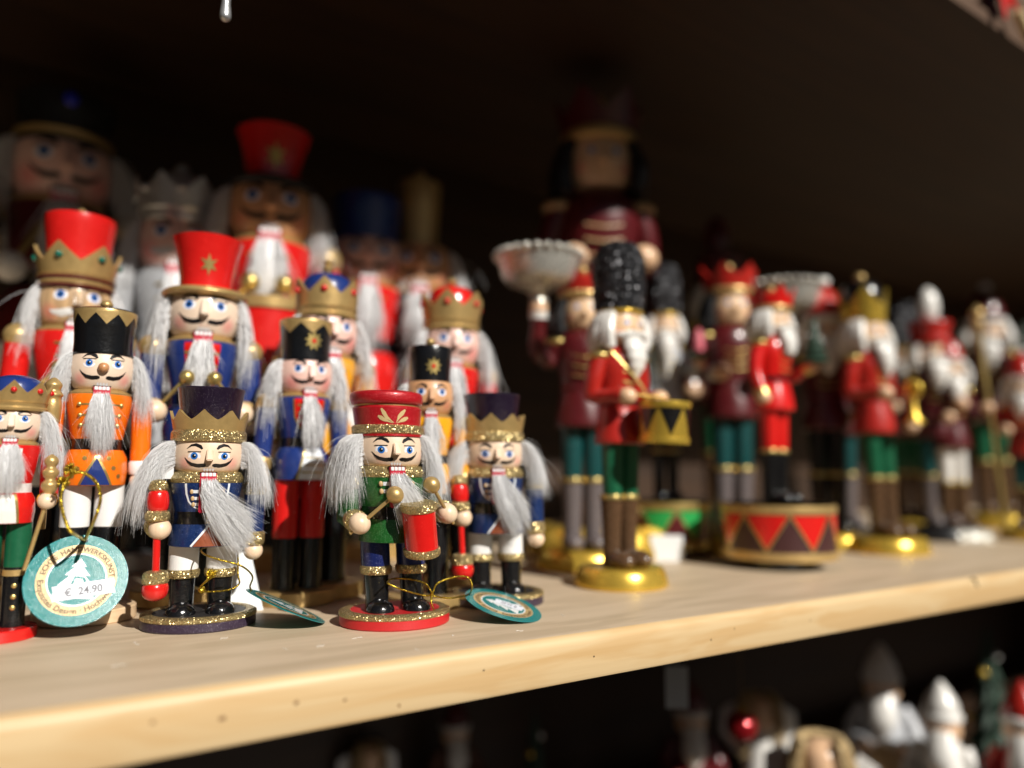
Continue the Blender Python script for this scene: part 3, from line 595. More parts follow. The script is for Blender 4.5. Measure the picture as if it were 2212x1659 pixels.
# ------------------------------------------------------------------ the small stout nutcrackers
def mirror(poly, s): return [(s*x, z) for x, z in poly] if s > 0 else [(s*x, z) for x, z in poly][::-1]
def blue_decor(r, P, D, q):
    wf = wrap(P['chest']); ch = q['chest']
    for s in (-1, 1):
        decal('braid', stroke([(s*1.18, 7.86), (s*1.16, 7.3), (s*1.04, 6.88), (s*.8, 6.62), (s*.55, 6.5), (s*.3, 6.46)], [.13, .13, .11, .09, .07, .05]), wf, LINE, ch, .016)
        for z in (7.42, 7.05, 6.72):
            decal('button_bar', rect(*sorted((s*.2, s*(.78-.1*(7.42-z)))), z-.085, z+.085), wf, LINE, ch, .016)
            p = wf(s*(.84-.12*(7.42-z)), z, .02); G().ball(p, .13, .75, .4, 1, 12, 8).obj('button', TAN, ch)
    wb = wrap(P['belt']); decal('buckle', rect(.0, .26, 5.68, 6.28), wb, BRASS, q['belt'], .02); decal('buckle_hole', rect(.07, .19, 5.8, 6.16), wb, BLACK, q['belt'], .03)
    ws = wrap(P['skirt']); decal('tail_lining', [(-.62, 4.46), (.98, 4.46), (.2, 5.56)], ws, RUST, q['skirt'], .014)
    decal('tail_edge', stroke([(-.72, 4.46), (.17, 5.6)], .11), ws, LINE, q['skirt'], .03); decal('tail_edge', stroke([(.2, 5.6), (1.08, 4.46)], .11), ws, LINE, q['skirt'], .033)
    h = Vector(D['handL']); g = Matrix.Translation((h.x, h.y-.02, 0)) @ Matrix.Rotation(rad(-1.5), 4, 'Y')
    z = h.z
    sc_ = G().lathe(cyl(.19, z-2.4, .19, z, .02), 16, g).obj('scepter_rod', REDG, r)
    G().lathe(smooth_prof([(.2, z-3.72), (.52, z-3.55), (.66, z-3.2), (.6, z-2.85), (.3, z-2.6)]), 28, g).obj('scepter_ball', REDG, sc_)
    G().lathe(smooth_prof([(.4, z-2.95), (.64, z-2.8), (.66, z-2.55), (.58, z-2.25), (.3, z-2.15)]), 36, g).obj('scepter_ring', GLIT, sc_)
    G().lathe(smooth_prof([(.4, z+.42), (.6, z+.5), (.62, z+.8), (.5, z+.98), (.3, z+1.0)]), 36, g).obj('scepter_ring', GLIT, sc_)
    G().lathe(smooth_prof([(.4, z+.9), (.52, z+1.1), (.56, z+1.5), (.5, z+1.9), (.38, z+2.05)]), 28, g).obj('scepter_knob', REDG, sc_)
    G().lathe(smooth_prof([(.36, z+2.0), (.47, z+2.12), (.44, z+2.4), (.3, z+2.58), (.05, z+2.64)]), 32, g).obj('scepter_tip', GLIT, sc_)
BLUEC = dict(fine=True, base_m=PURPB, base_top=DKTOP, leg_m=WHITE, cuff_m=GLIT, coat_m=BLUEM, collar_m=GLIT, hat='crownhat', armL='hold', handL=(-2.25, -1.75, 5.45), arm_m=BLUEM, epaulette_m=GLIT, armcuff_m=GLIT)
nut('nutcracker', 'stout blue nutcracker in plum crown hat nearest the shelf edge, white trousers, red scepter', stand(430, 1349, 838, None, 2), CHUB,
    dict(BLUEC, hair=(3.3, 2.2), hairR=(2.45, 1.5), beard=(3.7, 1.75, .55), hair_n=2300, beard_n=1700), blue_decor, 'stout nutcrackers with plum crown hats')
nut('nutcracker', 'stout plum-hatted blue nutcracker behind the lying teal tag, right of red-hatted drummer', stand(1072, 1301, 852, None, 9), CHUB,
    dict(BLUEC, hair=(2.3, 1.5), beard=(3.4, 1.0, .7), hair_n=2000, lean=-.035), blue_decor, 'stout nutcrackers with plum crown hats')
def red_decor(r, P, D, q):
    wf = wrap(P['chest']); ch = q['chest']
    for s in (-1, 1):
        for z in (7.55, 7.15):
            decal('button_bar', rect(*sorted((s*.2, s*.78)), z-.1, z+.1), wf, LINE, ch, .016); p = wf(s*.9, z, .02); G().ball(p, .15, .8, .5, 1, 12, 8).obj('button', TAN, ch)
    d = Matrix.Translation((.95, -2.55, 5.2)) @ Matrix.Rotation(rad(-5), 4, 'Y') @ Matrix.Rotation(rad(10), 4, 'X')
    dr = G().lathe(cyl(.88, -1.15, .88, 1.15, .03), 40, d).obj('drum', REDG, r)
    for z in (-1.2, 1.2): G().lathe([(0, z-.2), (.92, z-.2), (.98, z-.1), (.98, z+.14), (.9, z+.22), (0, z+.2)], 44, d).obj('drum_rim', GLIT, dr)
    for s, ball, tail in ((-1, (-.35, -2.7, 7.0), (-2.62, -1.85, 5.0)), (1, (1.75, -2.35, 7.5), (3.0, -1.9, 5.4))):
        st = G(); st.tube([tail, ball], .1, 12); k = st.obj('drumstick', GOLDP, r); G().ball(ball, .46, n=28, k=16).obj('drumstick_head', GOLDP, k)
nut('nutcracker_drummer', 'stout nutcracker in red pillbox hat beating a small red drum with gold sticks', stand(853, 1343, 846, None, 13), CHUB,
    dict(fine=True, base_m=REDB, base_top=REDB, leg_m=NAVY, cuff_m=GLIT, coat_m=GREENM, collar_m=GLIT, hat='pillbox', armL='hold', armR='hold', handL=(-2.1, -1.9, 5.5), handR=(2.72, -1.75, 5.95), epaulette_m=GLIT, armcuff_m=GLIT,
         hair=(2.7, 1.6), hairR=(2.5, 1.2), ha0=56, beard=(2.6, .9, .6), hair_n=2800, beard_n=1700, lean=-.07, P=dict(sh=(2.3, 7.6))), red_decor)

# ------------------------------------------------------------------ the tall wooden nutcrackers
def gold_scepter(r, x, y, z, k=1.0, rod=True, m=None, top=3.6):
    g = Matrix.Translation((x, y, 0)); m = m or GOLDP
    sc_ = G().lathe(smooth_prof([(.2, z-.6), (.42, z-.2), (.28, z+.1), (.4, z+.35), (.34, z+.6), (.42, z+.8), (.46, z+1.6), (.4, z+2.0), (.5, z+2.2), (.34, z+2.45), (.42, z+2.75), (.2, z+3.05), (.04, z+3.15)]), 22, g).obj('scepter_head', m, r)
    if rod: G().lathe(cyl(.14, z-5, .14, z-.3, .02), 12, g).obj('scepter_rod', m, sc_)
def orange_decor(r, P, D, q):
    wf = wrap(P['chest'])
    for s in (-1, 1):
        for z in (11.95, 11.35, 10.8):
            decal('braid', stroke([(s*.45, z), (s*1.05, z-.02)], .1), wf, BRASS, q['chest'], .016)
            p = wf(s*1.12, z-.02, .02); G().ball(p, .12, 1, .5, 1, 12, 8).obj('button', BRASS, q['chest'])
    ws = wrap(P['skirt']); decal('tail_edge', [(-.92, 7.47), (.92, 7.47), (.05, 9.15), (-.05, 9.15)], ws, BRASS, q['skirt'], .014); decal('tail_lining', [(-.76, 7.48), (.76, 7.48), (0, 8.98)], ws, BLUE, q['skirt'], .028)
    for x, z in ((-.62, 8.95), (.62, 8.95), (-.95, 8.35), (.9, 8.4), (-1.25, 7.95), (1.25, 7.95)): decal('gold_dot', ell(x, z, .13, .13, 12), ws, BRASS, q['skirt'], .016)
    h = Vector(D['handL']); gold_scepter(r, h.x+.05, h.y, h.z+.75)
nut('nutcracker', 'tall orange-coated nutcracker in black hat edged with gold teeth, round wooden nose', stand(182, 1338, 636, None, 2), TALL,
    dict(fine=True, base_m=RAWW, leg_m=WHITE, coat_m=ORANGE, hat='shako', nose='ball', armL='hold', handL=(-2.35, -1.5, 9.4), epaulette_m=None, armcuff_m=WHITE, hair=(2.4, .9), beard=(3.0, .1, .45), splay=.05, teeth=9, hair_n=1700), orange_decor)
def king_decor(r, P, D, q):
    ws = wrap(P['chest']); decal('vest', [(-.62, 10.1), (.62, 10.1), (.75, 12.3), (-.75, 12.3)], ws, IVORY, q['chest'], .014)
    wk = wrap(P['skirt']); decal('robe_front', [(-.75, 7.48), (.75, 7.48), (.5, 9.3), (-.5, 9.3)], wk, IVORY, q['skirt'], .014)
    for s in (-1, 1): decal('robe_edge', stroke([(s*.82, 7.48), (s*.58, 9.35)], .16), wk, BRASS, q['skirt'], .03)
    for s in (-1, 1):
        for z in (2.0, 2.7, 3.4):
            G().ball((s*P['off'], -.73, z), .17, 1, .4, 1, 12, 8).obj('boot_button', BRASS, r)
    h = Vector(D['handR']); m = Matrix.Translation((h.x+.1, h.y, 0)); z = h.z
    s_ = G().lathe(smooth_prof([(.15, z+.3), (.42, z+.7), (.5, z+1.1), (.3, z+1.4), (.46, z+1.7), (.48, z+1.95), (.28, z+2.2), (.42, z+2.5), (.36, z+2.8), (.05, z+3.05)]), 24, m).obj('scepter_head', GOLDP, r)
    g = G(); g.tube([(h.x-.95, h.y+.1, z-4.4), (h.x+.1, h.y, z+.4)], .13, 12); g.obj('scepter_rod', GOLDP, s_)
nut('nutcracker_king', 'king nutcracker with blue-domed gold crown cut off by the left edge, red base', stand(-10, 1380, 806, None, -4), TALL,
    dict(fine=True, base_m=REDG, leg_m=GREENR, coat_m=REDG, hat='king', dome=BLUE, finial=False, points=8, tph=.0, flare=.35, boot_band=True, armR='hold', handR=(2.3, -2.0, 8.9), epaulette_m=REDG, armcuff_m=YELLOW, hair=(2.9, 1.3), beard=(2.9, .1, .6),
         P=dict(base=(2.3, .75, .9), boot=(.72, 4.6), leg=(.75, 7.5), hatr=1.72), belt_m=IVORY), king_decor)
def soldier_decor(r, P, D, q):
    wf = wrap(P['chest'])
    decal('bib', [(-.95, 12.4), (-.9, 11.3), (-.6, 10.7), (0, 10.5), (.6, 10.7), (.9, 11.3), (.95, 12.4)], wf, REDG, q['chest'], .014)
    decal('bib_edge', stroke([(-1.0, 12.4), (-.95, 11.25), (-.62, 10.62), (0, 10.42), (.62, 10.62), (.95, 11.25), (1.0, 12.4)], .1), wf, BRASS, q['chest'], .028)
    for z in (12.0, 11.5, 11.05):
        for s in (-1, 1): decal('braid', stroke([(s*.3, z), (s*.75, z)], .13), wf, BRASS, q['chest'], .03)
    if D.get('apron', True):
        ws = wrap(P['skirt']); decal('apron', [(-.55, 7.47), (1.3, 7.47), (1.05, 9.35), (-.1, 9.35)], ws, LINE, q['skirt'], .014); decal('apron_edge', stroke([(-.62, 7.47), (-.16, 9.35)], .12), ws, BRASS, q['skirt'], .03)
        for z in (7.9, 8.35, 8.8): decal('apron_stripe', stroke([(-.35+(z-7.9)*.25, z), (1.15, z)], .08), ws, BRASS, q['skirt'], .03)
nut('nutcracker', 'tall blue-coated nutcracker with red trousers and gold sun badge on black hat', stand(638, 1300, 682, None, 14), TALL,
    dict(base_m=GOLDP, leg_m=REDG, coat_m=BLUE, hat='shako', star=True, finial=False, teeth=7, tph=.5, skin=SKIN_P, hair=(3.2, 1.1), beard=(3.2, .25, .4), hair_n=1300, beard_n=700, gaze=-.08,
         P=dict(base=(2.45, .85, .9), boot=(.72, 3.95), leg=(.76, 7.5))), soldier_decor)

def plain_decor(r, P, D, q):
    wf = wrap(P['chest'])
    if D.get('vest'): decal('vest', [(-.85, 12.4), (-.8, 10.3), (.8, 10.3), (.85, 12.4)], wf, D['vest'], q['chest'], .014)
    for z in (11.9, 11.3, 10.7):
        for s in (-1, 1): decal('braid', stroke([(s*.3, z), (s*.85, z)], .12), wf, BRASS, q['chest'], .03)
    if D.get('sticks'):
        for s in (-1, 1):
            h = Vector(D['hand'+('L' if s < 0 else 'R')]); e = h+Vector((-s*1.3, -.5, 1.6)); g = G(); g.tube([h-(e-h)*.3, e], .1, 10); k = g.obj('drumstick', BRASS, r); G().ball(e, .34).obj('drumstick_head', D.get('stick_m', BRASS), k)
        if D.get('drum'):
            x, y, z, rr_, hh, m = D['drum']; mt = Matrix.Translation((x, y, z)); dr = G().lathe(cyl(rr_, -hh/2, rr_, hh/2, .03), 32, mt).obj('drum', m, r)
            for zz in (-hh/2, hh/2): G().lathe([(0, zz-.2), (rr_+.08, zz-.2), (rr_+.1, zz+.2), (0, zz+.22)], 32, mt).obj('drum_rim', GOLDP, dr)
    if D.get('scepter'):
        x, y, z, m = D['scepter']; gold_scepter(r, x, y, z, m=m)
    if D.get('sword'):
        x, y, z0_, z1_, m = D['sword']; g = G(); g.box((x, y, (z0_+z1_)/2), (.5, .16, z1_-z0_), .05); sw = g.obj('sword_blade', m, r); G().box((x, y, z0_), (1.1, .3, .3), .06).obj('sword_guard', GOLDP, sw)
def giant_decor(r, P, D, q):
    k = 2.9; M = Matrix.Rotation(-r.rotation_euler.z, 4, 'Z'); o = Vector((r.location.x/S, r.location.y/S, 0)); lo = lambda w_: (M @ (w_-o))/k
    b, t = lo(at(20, 558, 70)), lo(at(92, 466, 73)); g = G(); g.tube([t+(t-b)*.15, b], .11, 10); st = g.obj('drumstick', BRASS, r); G().ball(b, .52, n=20, k=14).obj('drumstick_head', IVORY, st)
    z, R_ = P['hat'], P['hatr']; G().lathe([(R_-.2, z+.15), (R_+.08, z+.18), (R_+.1, z+.42), (R_-.2, z+.45)], 40).obj('hat_band', GOLDP, r)
    G().ball((0, -R_-.1, z+1.5), .26, 1, .5, 1.1).obj('hat_jewel', mat('blue_jewel', (.01, .02, .5), .1, 0, .6), r)
SOLD = dict(base_m=GOLDP, leg_m=WHITE, coat_m=REDG)
HOLD = dict(armL='hold', armR='hold', handL=(-1.9, -1.9, 9.0), handR=(1.9, -1.9, 9.0), sticks=True)
nut('nutcracker_king', 'big wood-faced nutcracker with white moustache and red hat ringed by a jewelled gold crown', stand(180, 0, 425, 56, 3), TALL,
    dict(SOLD, hat='king', dome=REDG, tall=3.6, crown_h=2.0, points=6, tph=.5, rings=True, gem=GEMG, skin=SKIN_W, mus_m=WHITE, brow_m=mat('brown_line', (.10, .045, .02), .5), hair=(2.2, .55), epaulette_m=GOLDP, **HOLD,
         drum=(-1.0, -2.6, 8.2, 1.1, 2.2, REDG)), plain_decor)
nut('nutcracker_drummer', 'nutcracker in flared red top hat with gold brim, blue sleeves and red vest', stand(452, 0, 499, 53, 0), TALL,
    dict(SOLD, coat_m=BLUE, hat='tophat', skin=SKIN_T, vest=REDG, hair=(2.9, .8), beard=(3.2, 0, .4), stick_m=BRASS, **HOLD, collar_m=GOLDP), plain_decor)
nut('nutcracker_king', 'yellow-coated nutcracker with blue-topped gold crown, behind the sun-badge soldier', stand(710, 0, 541, 56, 16), TALL,
    dict(SOLD, coat_m=YELLOW, hat='king', dome=BLUE, finial2=True, points=6, tph=.35, crown_h=2.1, flare=.12, skin=SKIN_P, hair=(3.0, .9), leg_m=REDG), plain_decor)
nut('nutcracker', 'slender tan-faced nutcracker in small black hat with gold sun badge and yellow coat', stand(930, 0, 722, 51.5, 6), TALL,
    dict(SOLD, coat_m=YELLOW, hat='shako', star=True, teeth=0, skin=SKIN_D, hair=(2.6, .8), beard=(3.4, .2, .35), leg_m=BLACK, P=dict(hatr=1.42)), plain_decor)
nut('nutcracker_king', 'nutcracker with red-domed gold crown at the right end of the wooden row', stand(977, 0, 585, 61, 10), TALL,
    dict(SOLD, coat_m=REDG, hat='king', dome=REDG, points=6, tph=.3, crown_h=2.3, flare=.3, skin=SKIN_P, hair=(3.0, 1.0), epaulette_m=TAN), plain_decor)
nut('nutcracker_king', 'silver-robed king nutcracker with silver crown and scepter in the back row', stand(398, 0, 322, 72, 0), TALL,
    dict(SOLD, coat_m=SILVB, hat='king', dome=SILVER, crown_m=SILVER, gem=SILVER, points=7, crown_h=2.0, collar_m=SILVER, epaulette_m=SILVER, armcuff_m=SILVER, mus_m=FURG, leg_m=SILVB, base_m=SILVER, skin=SKIN_P, hair=(2.6, .8), beard=(4.6, 0, .5), beard_n=900, finial=True,
         armL='hold', handL=(-2.9, -1.6, 9.2), scepter=(-2.85, -1.6, 10.2, SILVER), belt_m=SILVER), plain_decor)
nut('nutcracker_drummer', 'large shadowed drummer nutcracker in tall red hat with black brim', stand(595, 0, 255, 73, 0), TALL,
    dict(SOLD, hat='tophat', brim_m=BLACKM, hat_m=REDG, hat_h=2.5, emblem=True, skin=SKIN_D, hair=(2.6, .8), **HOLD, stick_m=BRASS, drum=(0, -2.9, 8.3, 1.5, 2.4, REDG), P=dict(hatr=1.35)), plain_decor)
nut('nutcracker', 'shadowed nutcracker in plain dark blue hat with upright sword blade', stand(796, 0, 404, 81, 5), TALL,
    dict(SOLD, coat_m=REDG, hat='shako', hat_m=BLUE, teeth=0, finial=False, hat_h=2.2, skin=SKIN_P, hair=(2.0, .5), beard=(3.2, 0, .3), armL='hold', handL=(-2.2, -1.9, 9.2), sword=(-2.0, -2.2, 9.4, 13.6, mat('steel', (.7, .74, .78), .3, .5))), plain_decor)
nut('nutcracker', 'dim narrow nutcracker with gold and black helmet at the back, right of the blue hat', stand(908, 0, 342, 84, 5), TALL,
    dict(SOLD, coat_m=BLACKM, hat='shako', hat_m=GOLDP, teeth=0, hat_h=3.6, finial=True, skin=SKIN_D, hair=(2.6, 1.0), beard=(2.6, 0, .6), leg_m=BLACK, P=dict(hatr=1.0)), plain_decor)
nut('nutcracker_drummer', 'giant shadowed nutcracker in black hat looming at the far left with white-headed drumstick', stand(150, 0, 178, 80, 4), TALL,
    dict(SOLD, coat_m=REDD, hat='shako', hat_m=BLACKM, teeth=0, finial=False, hat_h=1.9, skin=SKIN_P, hair=(2.6, 1.1), armcuff_m=GOLDP, armL='hold', armR='hold', handL=(-2.3, -2.2, 10.6), handR=(2.0, -2.0, 9.6)), giant_decor)

# ------------------------------------------------------------------ cast figures with sculpted hair
RES_HEAD = [(.5, 16.9), (1.0, 17.05), (1.3, 17.6), (1.38, 18.3), (1.34, 19.0), (1.2, 19.6)]
def drum_body(r, x, y, z, R, h, m1, m2, rim, n=8, tilt=0, name='drum', edge=None):
    mt = Matrix.Translation((x, y, z)) @ Matrix.Rotation(rad(tilt), 4, 'X')
    d = G().lathe(cyl(R, 0, R, h, .03), 48, mt).obj(name, m1, r)
    for a, b in ((0, .16), (.84, 1)): G().lathe([(0, h*a), (R+.06, h*a), (R+.1, h*(a+b)/2), (R+.06, h*b), (0, h*b)], 48, mt).obj('drum_rim', rim, d)
    c = 2*math.pi*R; wf0 = wrap([(R, 0), (R, h)]); wf = lambda u, zz, o: mt @ wf0(u, zz, o)
    for i in range(n):
        u = (i+.5)/n*c-c/2; k = c/n/2
        decal('triangle', [(u-k*.92, h*.82), (u+k*.92, h*.82), (u, h*.2)], wf, m2, d, .02)
        if edge:
            for s in (-1, 1): decal('triangle_edge', stroke([(u+s*k, h*.83), (u, h*.18)], R*.035), wf, edge, d, .035)
    return d
def hand_ball(r, p, a, m=None): G().ball(p, .56, 1, 1, 1.05, 18, 12).obj('hand', m or HANDR, a)
def resin(name, label, place, D, group=None):
    loc, rz, H = place; r = thing(name, label, 'figurine', loc, rz, group); coat = D.get('coat', REDR); z0 = 1.35
    SHEAR[0] = D.get('lean', 0.0); SHEAR[1] = 1.4
    if D.get('drumbase'):
        R, h, m1, m2, rim = D['drumbase']; G().lathe([(0, 0), (R*.45, 0), (R*.45, .25), (R*.15, .4), (R*.15, .9), (0, .9)], 32).obj('stand', SILVER, r)
        drum_body(r, 0, 0, .85, R, h, m1, m2, rim, 8, name='drum_base', edge=BRASS); up_ = .85+h-z0
    else:
        b = D.get('base', GOLDS)
        G().lathe(smooth_prof([(2.9, 0), (2.98, .2), (2.85, .8), (2.7, 1.15), (2.55, 1.35)], 3), 48, None, 1, .92).obj('base', b, r); up_ = 0
    def o(g, n_, m, p): return g.obj(n_, m, p)
    T = Matrix.Translation((0, 0, up_))
    class GG(G):
        def obj(s, *a, **k): s.v = [q+Vector((0, 0, up_)) for q in s.v]; return G.obj(s, *a, **k)
    for s in (-1, 1):
        lg = GG().lathe(smooth_prof([(.5, 6.0), (.6, 6.6), (.66, 8.5), (.72, 10.6)]), 22, None, 1, 1, (s*.66, 0)).obj('leg', D.get('leg', GREENR), r)
        bt = GG().lathe(smooth_prof([(.58, z0), (.55, 2.2), (.58, 4.0), (.68, 6.0), (.66, 6.25)]), 22, None, 1, 1, (s*.66, .1)).obj('boot', D.get('boot', BROWN), r)
        GG().ball((s*.7, -.75, z0+.5), .82, .85, 1.25, .8, 20, 12).obj('toe', D.get('boot', BROWN), bt)
        GG().lathe([(.5, 5.95), (.74, 6.0), (.76, 6.15), (.72, 6.32), (.5, 6.34)], 24, None, 1, 1, (s*.66, .08)).obj('boot_trim', D.get('trim', BRASS), bt)
    sk = GG().lathe(smooth_prof([(1.55, 9.9), (1.62, 10.1), (1.5, 11.2), (1.28, 12.4), (1.25, 12.8)]), 32, None, 1.05, .9).obj('coat_skirt', D.get('skirt', coat), r)
    GG().lathe([(1.2, 12.55), (1.34, 12.6), (1.34, 13.0), (1.2, 13.05)], 32, None, 1.05, .9).obj('belt', D.get('belt', REDD), r)
    to = GG().lathe(smooth_prof([(1.25, 12.9), (1.42, 14.0), (1.62, 15.4), (1.45, 16.4), (.9, 17.0), (.7, 17.2)]), 32, None, 1.05, .85).obj('torso', coat, r)
    for k, z in enumerate((13.6, 14.3, 15.0)):
        g = GG(); g.tube(spline([(-.75, -1.15, z), (0, -1.32, z-.15), (.75, -1.15, z)], 4), .07, 6); g.obj('braid', D.get('trim', BRASS), to)
    hd = GG().lathe(smooth_prof(RES_HEAD), 30).obj('head', D.get('skin', SKIN_R), r)
    if up_ == 0:
        wf = wrap(RES_HEAD)
        for s in (-1, 1):
            decal('eye', ell(s*.52, 18.5, .2, .17, 12), wf, EYEW, hd, .012); decal('iris', ell(s*.52, 18.5, .12, .13, 12), wf, IRIS, hd, .024)
    else:
        for s in (-1, 1): GG().ball((s*.5, -1.24, 18.5), .13).obj('eye', IRIS, hd)
    GG().ball((0, -1.42, 18.0), .24, .9, 1.1, 1.1, 14, 10).obj('nose', D.get('skin', SKIN_R), hd)
    hm = D.get('hairm', IVORY)
    # hair: sculpted sweep round the back and sides
    g = GG(); n = 26
    for i in range(n):
        a = rad(62+(298-62)*i/(n-1)); x, y = math.sin(a), -math.cos(a); L = 1.0+.15*math.sin(i*2.1)
        g.tube(spline([(x*1.2, y*1.2, 19.4), (x*1.62, y*1.62, 18.6), (x*1.75*L**.2, y*1.75, 17.7), (x*1.6, y*1.6, 16.7+.2*math.sin(i*1.7))], 4), [.2]+[.3]*6+[.34]*5+[.08], 8)
    g.obj('hair', hm, r)
    for s in (-1, 1):
        if not D.get('beard', True): continue
        g = GG(); g.tube(spline([(0, -1.45, 17.75), (s*.45, -1.5, 17.72), (s*.95, -1.2, 17.55), (s*1.15, -.95, 17.8)], 5), [.2]*6+[.25]*6+[.16, .12, .08, .05], 10); g.obj('moustache', hm, r)
    g = GG()
    if D.get('beard', True): g.tube(spline([(0, -1.15, 17.35), (0, -1.45, 16.8), (0, -1.6, 16.0), (0, -1.55, 15.1), (0, -1.45, D.get('beardz', 14.4))], 5), [.75]*4+[.85]*4+[.75]*4+[.6]*3+[.45, .36, .26, .18, .1, .05], 14, .55), g.obj('beard', hm, r)
    # arms
    for s, kind in ((-1, D.get('L', 'fwd')), (1, D.get('R', 'fwd'))):
        sh = (s*1.62, .05, 15.9)
        el, ha = {'fwd': ((s*2.0, .25, 13.3), (s*1.35, -2.1, 13.1)), 'down': ((s*2.1, .1, 13.4), (s*2.05, -.5, 11.0)), 'up': ((s*2.9, -.4, 15.4), (s*2.9, -1.0, 18.4)), 'mid': ((s*2.2, -.2, 13.2), (s*2.3, -2.0, 14.2)), 'out': ((s*2.5, -.2, 13.6), (s*3.0, -1.6, 14.6))}[kind]
        g = GG(); P = spline([sh, (s*1.95, .15, 14.7), el, tuple((np.array(el)+np.array(ha))/2), ha], 5); m_ = len(P); g.tube(P, [.62+(.46-.62)*i/(m_-1) for i in range(m_)], 14); a = g.obj('arm', D.get('sleeve', coat), r)
        GG().ball((s*1.62, 0, 16.15), .7, 1.1, 1, .55, 18, 10).obj('epaulette', D.get('trim', BRASS), a)
        v = Vector(ha)-Vector(el); v.normalize(); g = GG(); g.tube([Vector(ha)-v*.75, Vector(ha)-v*.25], .58, 14); g.obj('cuff', D.get('cuff', coat), a)
        g = GG().ball(ha, .58, 1, 1, 1.05, 18, 12); g.obj('hand', HANDR, a)
        pr = D.get('propL' if s < 0 else 'propR')
        if pr == 'bowl':
            b = GG().lathe([(0, 18.8), (.6, 18.8), (.5, 19.3), (.9, 19.7), (1.9, 20.1), (2.3, 20.6), (2.45, 21.4), (2.75, 22.1), (2.55, 22.2), (2.1, 21.2), (0, 20.8)], 36, None, 1, 1, (ha[0], ha[1])).obj('bowl', PEWTER, r)
            g = GG()
            for i in range(26): t = 2*math.pi*i/26; g.ball((ha[0]+2.65*math.cos(t), ha[1]+2.65*math.sin(t), 22.15), .28, n=8, k=6)
            g.obj('bowl_beading', PEWTER, b)
        if pr == 'staff':
            g = GG(); g.tube([(ha[0]+.9, ha[1]-.3, 1.4), (ha[0]-.5, ha[1]-.2, 23.0)], .17, 10); q = g.obj('staff', BRASS, r)
            GG().lathe(smooth_prof([(.2, 22.7), (.55, 23.1), (.3, 23.6), (.6, 24.1), (.5, 24.6), (.2, 25.0), (.05, 25.2)]), 18, None, 1, 1, (ha[0]-.5, ha[1]-.2)).obj('staff_head', GOLDP, q)
        if pr == 'candle':
            c = GG().lathe([(0, ha[2]+.4), (.9, ha[2]+.5), (1.0, ha[2]+1.0), (.5, ha[2]+1.1), (0, ha[2]+1.1)], 24, None, 1, 1, (ha[0], ha[1])).obj('candle_cup', GREENR, r)
            GG().lathe([(0, ha[2]+1.0), (.48, ha[2]+1.0), (.48, ha[2]+2.6), (.25, ha[2]+3.2), (0, ha[2]+3.4)], 20, None, 1, 1, (ha[0], ha[1])).obj('candle', CANDLE, c)
        if pr == 'trumpet':
            g = GG(); g.tube([(ha[0]-.3, ha[1]-.4, ha[2]+.9), (ha[0]-.3, ha[1]-.3, ha[2]-1.6), (ha[0]-.3, ha[1]-.25, ha[2]-2.4)], [.16, .28, .75], 14); t_ = g.obj('trumpet', GOLDS, r); GG().ball((ha[0]-.2, ha[1]-.4, ha[2]+.4), .8, .5, .9, 1).obj('trumpet_bow', GOLDS, t_)
        if pr == 'tree':
            g = GG()
            for i in range(6): g.lathe([(0, ha[2]+.3+i*.62), (1.15-i*.17, ha[2]+.3+i*.62), (.25, ha[2]+1.35+i*.62), (0, ha[2]+1.4+i*.62)], 12, None, 1, 1, (ha[0], ha[1]-.2))
            t_ = g.obj('tree', FIR, r); g = GG()
            for i in range(14): b_ = RNG.uniform(0, 6.28); q = RNG.uniform(0, 1); g.ball((ha[0]+(1.1-.9*q)*math.cos(b_), ha[1]-.2+(1.1-.9*q)*math.sin(b_), ha[2]+.5+3.3*q), .11, n=6, k=5)
            g.obj('tree_beads', IVORY, t_)
    if D.get('drum'):
        x, y, z, R, h = D['drum']; drum_body(r, x, y, z, R, h, D.get('dm', (GOLDS, BLACK))[0], D.get('dm', (GOLDS, BLACK))[1], GOLDS, 6, name='drum', tilt=4)
        g = GG(); g.tube(spline([(-1.35, -.8, 16.4), (-.6, -1.35, 15.2), (.3, -1.7, 13.9), (x, y+R*.8, z+h)], 6), .085, 8, .6); g.obj('drum_strap', BRASS, r)
        for s in (-1, 1):
            g = GG(); g.tube([(s*1.35, -2.3, 13.2), (x+s*.2, y-.3, z+h+.25)], .08, 8); g.obj('drumstick', BRASS, r)
    # hats
    ht = D.get('hat', 'bear')
    if ht == 'bear':
        GG().lathe(smooth_prof([(1.2, 19.2), (1.5, 19.3), (1.52, 19.5), (1.2, 19.6)]), 32).obj('hat_band', GOLDS, r)
        g = GG().lathe(smooth_prof([(1.45, 19.5), (1.62, 20.2), (1.72, 22.0), (1.58, 23.6), (1.1, 24.5), (.4, 24.75)], 6), 40)
        g.v = [p+Vector((RNG.normal()*.05, RNG.normal()*.05, RNG.normal()*.04)) for p in g.v]; g.obj('hat', FROST, r)
    elif ht == 'crown':
        GG().shell(1.45, 19.3, 1.9, crown_top(20.4, 21.5, 6, .5, 1.1), .15, 96).obj('crown', D.get('hatm', REDG), r)
        b = GG().lathe(smooth_prof([(1.2, 19.1), (1.52, 19.2), (1.6, 19.5), (1.5, 19.75), (1.2, 19.8)]), 30).obj('hat_band', GOLDP, r)
        GG().lathe(smooth_prof([(1.3, 19.7), (1.3, 20.3), (1.0, 20.9), (.3, 21.2)]), 26).obj('hat', D.get('hatm', REDG), r); GG().ball((0, 0, 21.5), .34).obj('finial', GOLDP, r)
    elif ht == 'helmet':
        GG().shell(1.42, 19.2, 1.75, crown_top(20.6, 22.2, 4, .5, 1.2), .15, 96).obj('helmet_front', GOLDS, r)
